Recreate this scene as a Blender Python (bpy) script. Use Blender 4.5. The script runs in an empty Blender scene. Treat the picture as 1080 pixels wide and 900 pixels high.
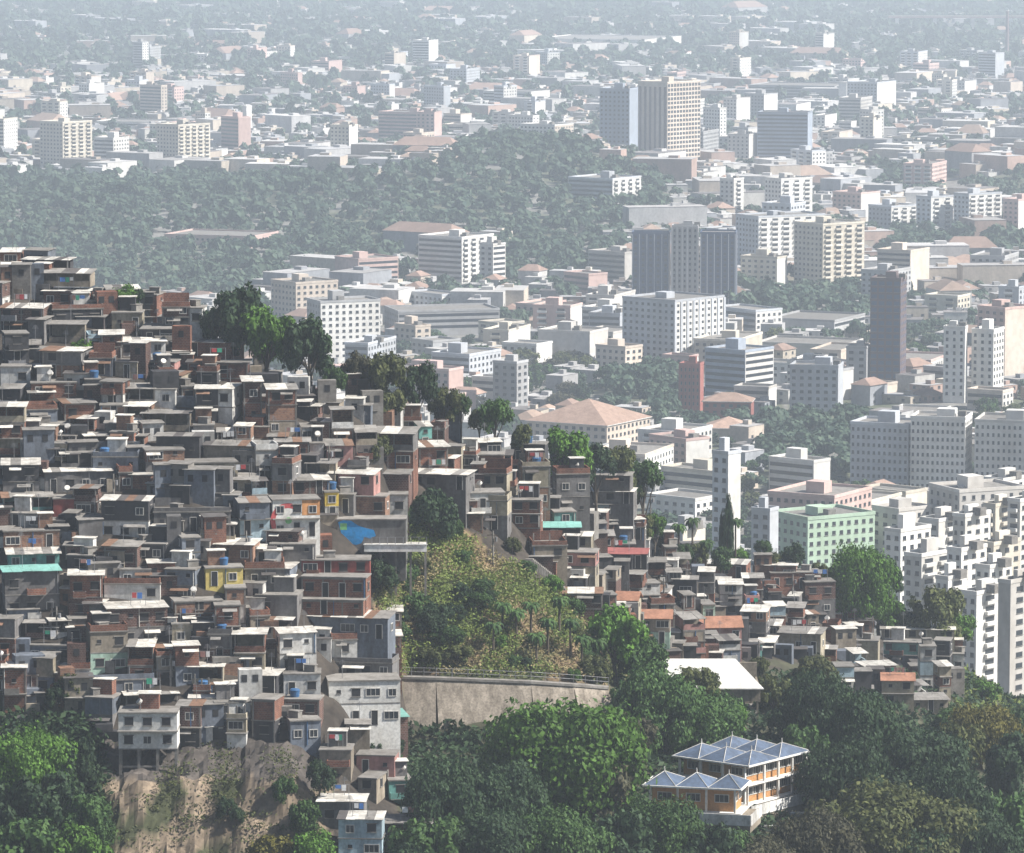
import bpy, math, random
import numpy as np
from mathutils import Vector, noise as mnoise
rnd = random.Random(7)
R = math.radians
S = bpy.context.scene
C = S.collection

# ------------------------------------------------------------------ camera, sky, sun
F = 5138.0; H0 = 244.0; TH = math.atan(603.0 / F)
cam_d = bpy.data.cameras.new('camera'); cam = bpy.data.objects.new('camera', cam_d); C.objects.link(cam)
cam_d.sensor_width = 36.0; cam_d.lens = F / 1080.0 * 36.0
cam_d.clip_start = 5.0; cam_d.clip_end = 60000.0
cam.location = (0, 0, H0); cam.rotation_euler = (math.pi / 2 - TH, 0, 0)
S.camera = cam
SUN_EL = R(45); SUN_AZ = R(99)          # azimuth clockwise from +Y: the sun stands to the right of the hill
W = bpy.data.worlds.new('World'); S.world = W; W.use_nodes = True
nt = W.node_tree; nt.nodes.clear()
sky = nt.nodes.new('ShaderNodeTexSky'); sky.sky_type = 'NISHITA'; sky.sun_disc = False
sky.sun_elevation = SUN_EL; sky.sun_rotation = SUN_AZ; sky.dust_density = 1.5; sky.ozone_density = 2.0
bg = nt.nodes.new('ShaderNodeBackground'); bg.inputs[1].default_value = 0.055
wo = nt.nodes.new('ShaderNodeOutputWorld')
nt.links.new(sky.outputs[0], bg.inputs[0]); nt.links.new(bg.outputs[0], wo.inputs[0])
sd = bpy.data.lights.new('sun', 'SUN'); sd.energy = 5.0; sd.angle = R(0.55); sd.color = (1.0, 0.965, 0.91)
sun = bpy.data.objects.new('sun', sd); C.objects.link(sun)
to_sun = Vector((math.sin(SUN_AZ) * math.cos(SUN_EL), math.cos(SUN_AZ) * math.cos(SUN_EL), math.sin(SUN_EL)))
sun.rotation_euler = (-to_sun).to_track_quat('-Z', 'Y').to_euler()
S.view_settings.view_transform = 'Standard'; S.view_settings.look = 'None'
S.view_settings.exposure = 1.05; S.view_settings.gamma = 1.0
S.cycles.volume_bounces = 2; S.cycles.max_bounces = 5

cT, sT = math.cos(TH), math.sin(TH)
def ray(px, py):
    a = (px - 540) / F; b = -(py - 450) / F
    return a, cT + b * sT, -sT + b * cT            # direction x, y, z
def at(px, py, Y):
    a, y, z = ray(px, py); t = Y / y
    return Vector((a * t, Y, H0 + z * t))
def proj(X, Y, Z):
    zr = Z - H0; d = Y * cT - zr * sT; v = Y * sT + zr * cT
    return 540 + F * X / d, 450 - F * v / d

# ------------------------------------------------------------------ terrain
CP = {
 -150: [(930,644),(800,664),(700,674),(600,686),(500,704),(400,730),(268,768)],
 0:    [(930,640),(830,654),(765,667),(700,674),(600,686),(500,704),(400,730),(284,766)],
 90:   [(930,638),(850,650),(800,662),(700,674),(600,686),(500,704),(400,730),(322,756)],
 130:  [(930,640),(890,645),(838,650),(800,662),(700,674),(600,686),(500,704),(400,730),(334,754)],
 200:  [(930,640),(900,644),(828,650),(795,662),(700,674),(600,686),(500,704),(430,724),(366,746)],
 300:  [(930,640),(900,644),(812,651),(785,663),(700,678),(600,692),(500,708),(460,718),(412,736)],
 350:  [(930,636),(860,650),(790,666),(700,684),(600,697),(500,711),(425,734)],
 400:  [(930,638),(860,655),(795,682),(716,692),(650,698),(590,704),(500,716),(436,740)],
 430:  [(930,642),(840,668),(795,693.5),(717,703.5),(690,706),(590,716),(500,730),(446,752)],
 500:  [(930,645),(840,672),(795,694),(718,704.5),(690,708),(620,718),(560,728),(520,738),(470,760)],
 600:  [(930,652),(840,680),(795,696),(724,707),(690,713),(640,728),(600,742),(560,758),(524,786)],
 650:  [(930,655),(840,685),(790,702),(730,718),(700,732),(650,756),(600,784),(560,818)],
 700:  [(930,660),(850,690),(780,718),(740,742),(700,764),(640,796),(588,840)],
 800:  [(930,668),(862,690),(800,724),(745,768),(700,806),(650,846),(610,888)],
 900:  [(930,678),(862,702),(800,744),(740,800),(700,842),(662,892)],
 1000: [(930,690),(862,725),(800,774),(745,834),(700,900)],
 1080: [(930,700),(850,750),(790,830),(742,930)],
 1230: [(930,710),(850,770),(810,860),(775,960)],
}
cols = sorted(CP)
YS = np.arange(500, 1700, 2.0)
tab = []
for c in cols:
    pts = [(p[1], at(540, p[0], p[1]).z) for p in CP[c]]
    y0, z0 = pts[0]; yc, zc = pts[-1]
    pre = [(300, 0.0), (430, max(0, z0 - 90)), (560, z0 - 14)]
    post = [(yc + 14, zc - 2.5), (yc + 60, zc - 26), (yc + 160, max(0, zc - 75)), (yc + 330, 0.0), (3000, 0.0)]
    pp = pre + pts + post
    tab.append(np.interp(YS, [q[0] for q in pp], [q[1] for q in pp]))
tab = np.array(tab)
ker = np.array([1, 2, 3, 2, 1]) / 9.0
def city_z(X, Y):
    def g(cx, cy, rx, ry, h): return h * math.exp(-((X - cx) / rx) ** 2 - ((Y - cy) / ry) ** 2)
    z = g(15, 3480, 130, 330, 34) + g(-150, 3300, 170, 250, 10) + g(420, 3620, 110, 260, 30) + g(-330, 3150, 180, 260, 9)
    z += g(200, 2150, 60, 120, 5)
    return z + 2.0 * mnoise.noise(Vector((X / 300, Y / 400, 3)))
def hill_z(X, Y):
    if Y < 300 or Y > 1690: return 0.0
    px = 540 + (F / cT) * X / Y * 0.992
    px = max(cols[0], min(cols[-1] - 0.01, px))
    i = np.searchsorted(cols, px, side='right') - 1
    f = (px - cols[i]) / (cols[i + 1] - cols[i]); f = f * f * (3 - 2 * f) * .5 + f * .5
    yy = max(500.0, min(1696.0, Y)); k = (yy - 500) / 2.0; j = int(k); g = k - j
    a = tab[i][j] * (1 - g) + tab[i][j + 1] * g
    b = tab[i + 1][j] * (1 - g) + tab[i + 1][j + 1] * g
    z = a * (1 - f) + b * f
    if Y < 500: z = z * max(0.0, (Y - 300) / 200)
    return z
def gz(X, Y):
    h = hill_z(X, Y)
    if h > 3:
        n = mnoise.noise(Vector((X / 9, Y / 9, 0)))
        return h + 0.7 * n
    return max(h, 0) + (city_z(X, Y) if Y > 1300 else 0)
def hit(px, py, y0=610, y1=1100):
    a, dy, dz = ray(px, py); Y = y0; best = (1e9, y0)
    while Y < y1:
        t = Y / dy; g = gz(a * t, Y); gap = H0 + dz * t - g
        if gap <= 0: return Y
        if g > 15 and gap < best[0]: best = (gap, Y)
        Y += 1.0
    return best[1]                                  # the ray clears the crest: stand on the crest below it
def gnd(px, py):                                   # point on the city plain
    a, dy, dz = ray(px, py); t = -H0 / dz
    return Vector((a * t, dy * t, 0))
SKY = [(-200,250),(0,262),(60,275),(100,300),(150,315),(200,345),(260,375),(330,405),(400,425),(500,450),(570,470),(640,500),(700,560),(760,590),(850,600),(890,650),(1000,670),(1020,700),(1080,720),(1300,760)]
def skyline(px): return float(np.interp(px, [s[0] for s in SKY], [s[1] for s in SKY]))

# ------------------------------------------------------------------ materials
def new_mat(name):
    m = bpy.data.materials.new(name); m.use_nodes = True
    n = m.node_tree; return m, n, n.nodes['Principled BSDF']
def N(n, t, **kw):
    x = n.nodes.new(t)
    for k, v in kw.items(): setattr(x, k, v)
    return x
def weathered(name, col, dark=0.55, scale=0.5, rough=0.85, streak=True, attr=None, brick=False, metal=0.0, amt=0.8):
    m, n, b = new_mat(name); L = n.links
    tc = N(n, 'ShaderNodeTexCoord'); oi = N(n, 'ShaderNodeObjectInfo')
    off = N(n, 'ShaderNodeVectorMath', operation='ADD'); L.new(tc.outputs['Object'], off.inputs[0])
    sc = N(n, 'ShaderNodeMath', operation='MULTIPLY'); sc.inputs[1].default_value = 60; L.new(oi.outputs['Random'], sc.inputs[0])
    cb = N(n, 'ShaderNodeCombineXYZ')
    for k in range(3): L.new(sc.outputs[0], cb.inputs[k])
    L.new(cb.outputs[0], off.inputs[1])
    mp = N(n, 'ShaderNodeMapping'); mp.inputs['Scale'].default_value = (1, 1, 0.35 if streak else 1)
    L.new(off.outputs[0], mp.inputs[0])
    n1 = N(n, 'ShaderNodeTexNoise'); n1.inputs['Scale'].default_value = scale; n1.inputs['Detail'].default_value = 6; n1.inputs['Roughness'].default_value = .7
    L.new(mp.outputs[0], n1.inputs['Vector'])
    n2 = N(n, 'ShaderNodeTexNoise'); n2.inputs['Scale'].default_value = scale * 5; n2.inputs['Detail'].default_value = 3
    L.new(off.outputs[0], n2.inputs['Vector'])
    r = N(n, 'ShaderNodeValToRGB'); r.color_ramp.elements[0].position = .36; r.color_ramp.elements[1].position = .62
    L.new(n1.outputs[0], r.inputs[0])
    mx = N(n, 'ShaderNodeMix', data_type='RGBA', blend_type='MIX')
    src = None
    if attr:
        at_ = N(n, 'ShaderNodeAttribute'); at_.attribute_name = attr; src = at_.outputs['Color']
    elif brick:
        br = N(n, 'ShaderNodeTexBrick'); br.inputs['Scale'].default_value = 1.0
        br.inputs['Brick Width'].default_value = .42; br.inputs['Row Height'].default_value = .26; br.inputs['Mortar Size'].default_value = .018
        br.inputs['Color1'].default_value = (*col, 1); br.inputs['Color2'].default_value = (col[0] * .65, col[1] * .6, col[2] * .6, 1)
        br.inputs['Mortar'].default_value = (.25, .22, .2, 1)
        sx = N(n, 'ShaderNodeSeparateXYZ'); L.new(tc.outputs['Object'], sx.inputs[0])
        ad = N(n, 'ShaderNodeMath', operation='ADD'); L.new(sx.outputs[0], ad.inputs[0]); L.new(sx.outputs[1], ad.inputs[1])
        c2 = N(n, 'ShaderNodeCombineXYZ'); L.new(ad.outputs[0], c2.inputs[0]); L.new(sx.outputs[2], c2.inputs[1])
        L.new(c2.outputs[0], br.inputs['Vector']); src = br.outputs[0]
    if src:
        L.new(src, mx.inputs[7])
        dk = N(n, 'ShaderNodeMix', data_type='RGBA', blend_type='MULTIPLY'); dk.inputs[0].default_value = 1
        L.new(src, dk.inputs[6]); dk.inputs[7].default_value = (dark, dark, dark, 1); L.new(dk.outputs[2], mx.inputs[6])
    else:
        mx.inputs[7].default_value = (*col, 1)
        mx.inputs[6].default_value = (col[0] * dark, col[1] * dark * .97, col[2] * dark * .93, 1)
    m2 = N(n, 'ShaderNodeMix', data_type='RGBA', blend_type='MULTIPLY'); m2.inputs[0].default_value = amt * .6
    L.new(r.outputs[0], mx.inputs[0])
    L.new(mx.outputs[2], m2.inputs[6])
    r2 = N(n, 'ShaderNodeValToRGB'); r2.color_ramp.elements[0].position = .3; r2.color_ramp.elements[0].color = (.45, .45, .45, 1); r2.color_ramp.elements[1].position = .6
    L.new(n2.outputs[0], r2.inputs[0]); L.new(r2.outputs[0], m2.inputs[7])
    hv = N(n, 'ShaderNodeHueSaturation'); L.new(m2.outputs[2], hv.inputs['Color'])
    mr = N(n, 'ShaderNodeMapRange'); mr.inputs[3].default_value = .8; mr.inputs[4].default_value = 1.12
    L.new(oi.outputs['Random'], mr.inputs[0]); L.new(mr.outputs[0], hv.inputs['Value'])
    L.new(hv.outputs[0], b.inputs['Base Color'])
    b.inputs['Roughness'].default_value = rough; b.inputs['Metallic'].default_value = metal
    b.inputs['Specular IOR Level'].default_value = .25
    return m
def foliage(name, c1, c2):
    m, n, b = new_mat(name); L = n.links
    g = N(n, 'ShaderNodeNewGeometry'); r = N(n, 'ShaderNodeValToRGB')
    r.color_ramp.elements[0].color = (*c1, 1); r.color_ramp.elements[1].color = (*c2, 1)
    oi = N(n, 'ShaderNodeObjectInfo'); hv = N(n, 'ShaderNodeHueSaturation')
    mr = N(n, 'ShaderNodeMapRange'); mr.inputs[3].default_value = .75; mr.inputs[4].default_value = 1.2
    L.new(oi.outputs['Random'], mr.inputs[0]); L.new(mr.outputs[0], hv.inputs['Value'])
    tc = N(n, 'ShaderNodeTexCoord'); ns = N(n, 'ShaderNodeTexNoise'); ns.inputs['Scale'].default_value = .35; ns.inputs['Detail'].default_value = 2
    L.new(g.outputs['Position'], ns.inputs['Vector'])
    ad = N(n, 'ShaderNodeMath', operation='ADD'); L.new(g.outputs['Random Per Island'], ad.inputs[0]); L.new(ns.outputs[0], ad.inputs[1])
    ml = N(n, 'ShaderNodeMath', operation='MULTIPLY_ADD'); ml.inputs[1].default_value = .9; ml.inputs[2].default_value = -.35; L.new(ad.outputs[0], ml.inputs[0])
    L.new(ml.outputs[0], r.inputs[0]); L.new(r.outputs[0], hv.inputs['Color'])
    L.new(hv.outputs[0], b.inputs['Base Color']); b.inputs['Roughness'].default_value = .65; b.inputs['Specular IOR Level'].default_value = .15
    tr = N(n, 'ShaderNodeBsdfTranslucent'); L.new(hv.outputs[0], tr.inputs[0])
    ms = N(n, 'ShaderNodeMixShader'); ms.inputs[0].default_value = .2
    out = n.nodes['Material Output']; L.new(b.outputs[0], ms.inputs[1]); L.new(tr.outputs[0], ms.inputs[2]); L.new(ms.outputs[0], out.inputs[0])
    return m
M = {}
WALLS = {
 'brick': (.30,.115,.062), 'darkbrick': (.15,.07,.05), 'tanbrick': (.36,.19,.11),
 'grey': (.23,.22,.215), 'dark': (.075,.073,.078), 'bluegrey': (.23,.26,.31), 'white': (.62,.61,.58), 'cream': (.50,.44,.33),
 'yellow': (.72,.58,.19), 'teal': (.16,.38,.34), 'mint': (.42,.58,.47), 'pink': (.50,.27,.24), 'red': (.34,.085,.07),
 'orange': (.62,.30,.12), 'lightblue': (.40,.52,.58), 'beige': (.42,.36,.28), 'gold': (.66,.47,.08)}
for k, c in WALLS.items():
    if k not in ('white', 'yellow', 'gold', 'lightblue', 'teal', 'mint', 'orange'): c = tuple(v * (.88 if 'brick' in k or k in ('pink', 'red') else .74) for v in c)
    M[k] = weathered('wall_' + k, c, dark=.5 if k not in ('yellow', 'gold') else .75, scale=.45, brick=('brick' in k))
M['roofwhite'] = weathered('roof_sheet_white', (.66,.63,.57), dark=.5, scale=.5, streak=False, rough=.6)
M['roofgrey'] = weathered('roof_sheet_grey', (.25,.235,.215), dark=.55, scale=.4, streak=False)
M['roofdark'] = weathered('roof_dark', (.11,.10,.095), dark=.6, scale=.4, streak=False)
M['concrete'] = weathered('concrete', (.23,.215,.195), dark=.6, scale=.5, streak=False)
M['roofteal'] = weathered('roof_teal', (.20,.42,.37), dark=.75, scale=.4, streak=False)
M['rust'] = weathered('roof_sheet_rust', (.22,.13,.085), dark=.6, scale=.8, streak=False)
M['citytile'] = weathered('city_roof_tile', (.38,.26,.20), dark=.7, scale=.3, streak=False)
M['tile'] = weathered('roof_tile', (.34,.17,.11), dark=.65, scale=.6, streak=False)
M['redsheet'] = weathered('roof_red', (.27,.09,.08), dark=.75, scale=.3, streak=False)
M['bluetank'] = weathered('tank_blue', (.045,.13,.28), dark=.7, rough=.5)
M['frame'] = weathered('window_frame', (.60,.58,.54), dark=.7)
M['whitepaint'] = weathered('white_paint', (.75,.74,.70), dark=.75)
M['steel'] = weathered('steel', (.30,.30,.31), dark=.6, rough=.5, metal=.3)
M['stone'] = weathered('retaining_stone', (.36,.31,.25), dark=.42, scale=.7, amt=1.2)
M['shop_blue'] = weathered('roof_blue_tile', (.10,.135,.20), dark=.6, scale=.5, streak=False, rough=.5)
M['ochre'] = weathered('school_ochre', (.46,.24,.10), dark=.75, scale=.6)
M['bark'] = weathered('bark', (.10,.08,.06), dark=.6, scale=2)
m, n, b = new_mat('window_glass'); b.inputs['Base Color'].default_value = (.02,.024,.03,1); b.inputs['Roughness'].default_value = .35; M['glass'] = m
m, n, b = new_mat('dark_opening'); b.inputs['Base Color'].default_value = (.012,.012,.014,1); b.inputs['Roughness'].default_value = .9; M['hole'] = m
m, n, b = new_mat('blue_glass'); b.inputs['Base Color'].default_value = (.03,.05,.11,1); b.inputs['Roughness'].default_value = .3; M['blueglass'] = m
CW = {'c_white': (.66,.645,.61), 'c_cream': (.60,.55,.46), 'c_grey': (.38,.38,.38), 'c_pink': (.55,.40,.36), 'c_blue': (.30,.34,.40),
      'c_brown': (.15,.11,.11), 'c_brick': (.28,.10,.08), 'c_mint': (.42,.55,.42), 'c_conc': (.52,.495,.46), 'c_bluegrey': (.47,.49,.52), 'c_warm': (.58,.50,.42)}  # grey and bluegrey also paint shade onto left faces of white towers
for k, c in CW.items(): M[k] = weathered('city_' + k[2:], c, dark=.8, scale=.08, amt=.5)
M['citymix'] = weathered('city_house_paint', (1,1,1), dark=.75, scale=.15, attr='Col', amt=.6)
M['ground'] = weathered('ground', (1,1,1), dark=.5, scale=.22, streak=False, attr='Col', amt=.9, rough=.95)
M['leaf_dark'] = foliage('leaves_dark', (.012,.028,.014), (.040,.070,.028))
M['leaf_green'] = foliage('leaves_green', (.034,.075,.010), (.095,.195,.028))
M['leaf_mid'] = foliage('leaves_mid', (.018,.045,.014), (.068,.125,.032))
M['leaf_olive'] = foliage('leaves_olive', (.035,.048,.016), (.10,.11,.035))
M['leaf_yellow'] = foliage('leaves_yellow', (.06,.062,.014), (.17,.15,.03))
M['leaf_brown'] = foliage('leaves_brown', (.032,.034,.020), (.08,.075,.04))
M['leaf_far'] = foliage('leaves_far', (.020,.042,.030), (.065,.095,.058))
M['straw'] = foliage('dry_grass', (.14,.13,.05), (.36,.29,.15))
M['grass'] = foliage('grass', (.08,.125,.028), (.20,.24,.06))
M['mural_blue'] = weathered('mural_blue', (.03,.30,.68), dark=.8); M['mural_red'] = weathered('mural_red', (.55,.10,.10), dark=.8)
M['mural_green'] = weathered('mural_green', (.20,.50,.20), dark=.8)
M['cloth_w'] = weathered('cloth_white', (.75,.75,.75), dark=.9); M['cloth_r'] = weathered('cloth_red', (.5,.08,.08), dark=.9)
M['cloth_b'] = weathered('cloth_blue', (.08,.2,.5), dark=.9); M['cloth_g'] = weathered('cloth_green', (.05,.35,.22), dark=.9)

# ------------------------------------------------------------------ mesh helpers
class MB:
    def __init__(s): s.v = []; s.f = []; s.m = []; s.mats = []
    def mi(s, mat):
        if mat not in s.mats: s.mats.append(mat)
        return s.mats.index(mat)
    def poly(s, pts, mat):
        i = len(s.v); s.v += [tuple(p) for p in pts]; s.f.append(tuple(range(i, i + len(pts)))); s.m.append(s.mi(mat))
    def hexa(s, p, mat):                            # p: 4 bottom + 4 top corners
        i = len(s.v); s.v += [tuple(q) for q in p]; k = s.mi(mat)
        for f in ((3,2,1,0),(4,5,6,7),(0,1,5,4),(1,2,6,5),(2,3,7,6),(3,0,4,7)):
            s.f.append(tuple(i + a for a in f)); s.m.append(k)
    def box(s, x0, x1, y0, y1, z0, z1, mat):
        s.hexa([(x0,y0,z0),(x1,y0,z0),(x1,y1,z0),(x0,y1,z0),(x0,y0,z1),(x1,y0,z1),(x1,y1,z1),(x0,y1,z1)], mat)
    def cyl(s, x, y, z0, z1, r0, r1, mat, n=10):
        i = len(s.v); k = s.mi(mat)
        for z, r in ((z0, r0), (z1, r1)):
            for a in range(n): s.v.append((x + r * math.cos(a * 2 * math.pi / n), y + r * math.sin(a * 2 * math.pi / n), z))
        for a in range(n):
            b_ = (a + 1) % n; s.f.append((i + a, i + b_, i + n + b_, i + n + a)); s.m.append(k)
        s.f.append(tuple(i + n + a for a in range(n))); s.m.append(k)
    def bar(s, p, q, r0, r1, mat, n=6):
        p, q = Vector(p), Vector(q); d = (q - p).normalized()
        u = d.cross(Vector((0, 0, 1)) if abs(d.z) < .9 else Vector((1, 0, 0))).normalized(); w = d.cross(u)
        i = len(s.v); k = s.mi(mat)
        for c_, r in ((p, r0), (q, r1)):
            for a in range(n):
                t = a * 2 * math.pi / n; s.v.append(tuple(c_ + u * (r * math.cos(t)) + w * (r * math.sin(t))))
        for a in range(n):
            b_ = (a + 1) % n; s.f.append((i + a, i + b_, i + n + b_, i + n + a)); s.m.append(k)
        s.f.append(tuple(i + n + a for a in range(n))); s.m.append(k)
    def mesh(s, name):
        me = bpy.data.meshes.new(name); me.from_pydata(s.v, [], s.f)
        for m_ in s.mats: me.materials.append(M[m_])
        me.polygons.foreach_set('material_index', s.m); me.update(); return me
    def build(s, name, parent=None, loc=None):
        o = bpy.data.objects.new(name, s.mesh(name)); C.objects.link(o)
        if parent: o.parent = parent
        if loc: o.location = loc
        return o
def put(name, me, parent=None, loc=(0, 0, 0), rz=0, sc=None):
    o = bpy.data.objects.new(name, me); C.objects.link(o); o.parent = parent; o.location = loc
    if rz: o.rotation_euler = (0, 0, rz)
    if sc: o.scale = sc
    return o
def thing(name, loc, rz=0):
    o = bpy.data.objects.new(name, None); C.objects.link(o); o.location = loc; o.rotation_euler = (0, 0, rz); o.empty_display_size = .5
    return o
def tag(o, label=None, cat=None, group=None, kind=None):
    if label: o['label'] = label
    if cat: o['category'] = cat
    if group: o['group'] = group
    if kind: o['kind'] = kind
    return o
def quads_mesh(name, V, mat_ids, mats, cols_=None):   # V: (n,4,3)
    nq = len(V); me = bpy.data.meshes.new(name)
    me.vertices.add(nq * 4); me.vertices.foreach_set('co', V.reshape(-1).astype(np.float32))
    me.loops.add(nq * 4); me.loops.foreach_set('vertex_index', np.arange(nq * 4, dtype=np.int32))
    me.polygons.add(nq); me.polygons.foreach_set('loop_start', np.arange(0, nq * 4, 4, dtype=np.int32))
    me.polygons.foreach_set('loop_total', np.full(nq, 4, dtype=np.int32))
    for m_ in mats: me.materials.append(M[m_])
    if mat_ids is not None: me.polygons.foreach_set('material_index', np.asarray(mat_ids, dtype=np.int32))
    me.update(calc_edges=True)
    if cols_ is not None:
        ca = me.color_attributes.new('Col', 'FLOAT_COLOR', 'POINT')
        cc = np.ones((nq * 4, 4), dtype=np.float32); cc[:, :3] = np.repeat(cols_, 4, axis=0); ca.data.foreach_set('color', cc.reshape(-1))
    return me
# ------------------------------------------------------------------ labels
LM_F = []; LM_C = []; used = set()                  # landmarks of the hillside and of the city
def relation(px, py, lx, ly):
    dx, dy = px - lx, py - ly; d = math.hypot(dx, dy); a = math.degrees(math.atan2(-dy, dx)) % 360
    q = 'just ' if d < 38 else ('' if d < 75 else 'well ')
    w = ['right of', 'up and right of', 'above', 'up and left of', 'left of', 'down and left of', 'below', 'down and right of'][int((a + 22.5) // 45) % 8]
    return q + w
def namer(look, px, py, lms, alts=()):
    L = sorted(lms, key=lambda l: math.hypot(px - l[1], (py - l[2]) * 1.3))
    for lk in (look,) + tuple(alts):
        for l in L[:9]:
            s = f"{lk} {relation(px, py, l[1], l[2])} the {l[0]}"
            if s not in used and len(s.split()) <= 16:
                used.add(s); return s
    for a_ in range(0, 5):
        for b_ in range(a_ + 1, 9):
            s = f"{look.split(' with ')[0]} between the {L[a_][0]} and the {L[b_][0]}"
            if s not in used and len(s.split()) <= 16:
                used.add(s); return s
    s = f"{look} {relation(px, py, L[0][1], L[0][2])} the {L[0][0]}"
    return s
# ------------------------------------------------------------------ the ground: one sheet, hill and city plain
def build_ground():
    xs = [-9000, -3000, -1200, -600, -350] + list(np.arange(-230, 1330, 5.0)) + [1450, 1700, 2300, 4000, 10000]
    ys = [60, 150, 250, 350, 430, 500, 540, 575] + list(np.arange(600, 740, 1.2)) + list(np.arange(740, 1180, 2.5)) + list(np.arange(1180, 1500, 12)) + list(np.arange(1500, 4400, 30)) + list(np.arange(4400, 9000, 120)) + [9500, 11000, 14000]
    V = []; COL = []
    nx, ny = len(xs), len(ys)
    for Y in ys:
        for p in xs:
            X = (p - 540) * cT / F * Y * 1.008
            z = gz(X, Y); h = hill_z(X, Y)
            q, w = proj(X, Y, z); q += 22 * mnoise.noise(Vector((X / 5, Y / 5, 31))); w += 9 * mnoise.noise(Vector((X / 5, Y / 5, 47)))
            c = (.16, .155, .14)
            if h > 6 and Y < 1300:
                if 95 < q < 352 and 775 < w < 935 and Y < 668:      # bare cliff
                    n1 = mnoise.noise(Vector((X / 2.2, Y / 2.2, z / 4))); n2 = mnoise.noise(Vector((X / 6, z / 5, 5)))
                    z += 1.3 * n1 + 2.2 * n2 + .5 * mnoise.noise(Vector((X / .9, Y / .9, z)))
                    t = .5 + .5 * mnoise.noise(Vector((X / 4, Y / 4, z / 6 + 9)))
                    g = .5 + .5 * mnoise.noise(Vector((X / 7, z / 7, 19)))
                    c = (.26 * (.5 + .8 * t), .20 * (.5 + .8 * t), .14 * (.5 + .8 * t)) if g < .6 else (.06, .065, .03)
                    if w < 822: c = (.085 * (.5 + t), .072 * (.5 + t), .062 * (.5 + t))
                elif 390 < q < 668 and 556 + max(0, q - 470) * .66 < w < 722:               # dry slope
                    t = .5 + .5 * mnoise.noise(Vector((X / 6, Y / 9, 2)))
                    c = (.20, .14, .08) if t > .5 else (.08, .09, .035)
                    z += .4 * mnoise.noise(Vector((X / 3, Y / 3, 2)))
                elif w > 700 and (q > 430 or q < 110): c = (.07, .07, .04)
                elif q > 1010: c = (.20, .18, .09)
                else: c = (.055, .045, .036)
            elif Y > 1150:
                t = mnoise.noise(Vector((X / 60, Y / 90, 7)))
                c = (.11, .12, .075) if t > .0 else (.22, .21, .19)
            V.append((X, Y, z)); COL.append((*c, 1))
    Fc = [(j * nx + i, j * nx + i + 1, (j + 1) * nx + i + 1, (j + 1) * nx + i) for j in range(ny - 1) for i in range(nx - 1)]
    me = bpy.data.meshes.new('ground'); me.from_pydata(V, [], Fc); me.materials.append(M['ground'])
    ca = me.color_attributes.new('Col', 'FLOAT_COLOR', 'POINT'); ca.data.foreach_set('color', np.array(COL, dtype=np.float32).reshape(-1))
    o = bpy.data.objects.new('ground', me); C.objects.link(o); o['kind'] = 'structure'
build_ground()

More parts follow.
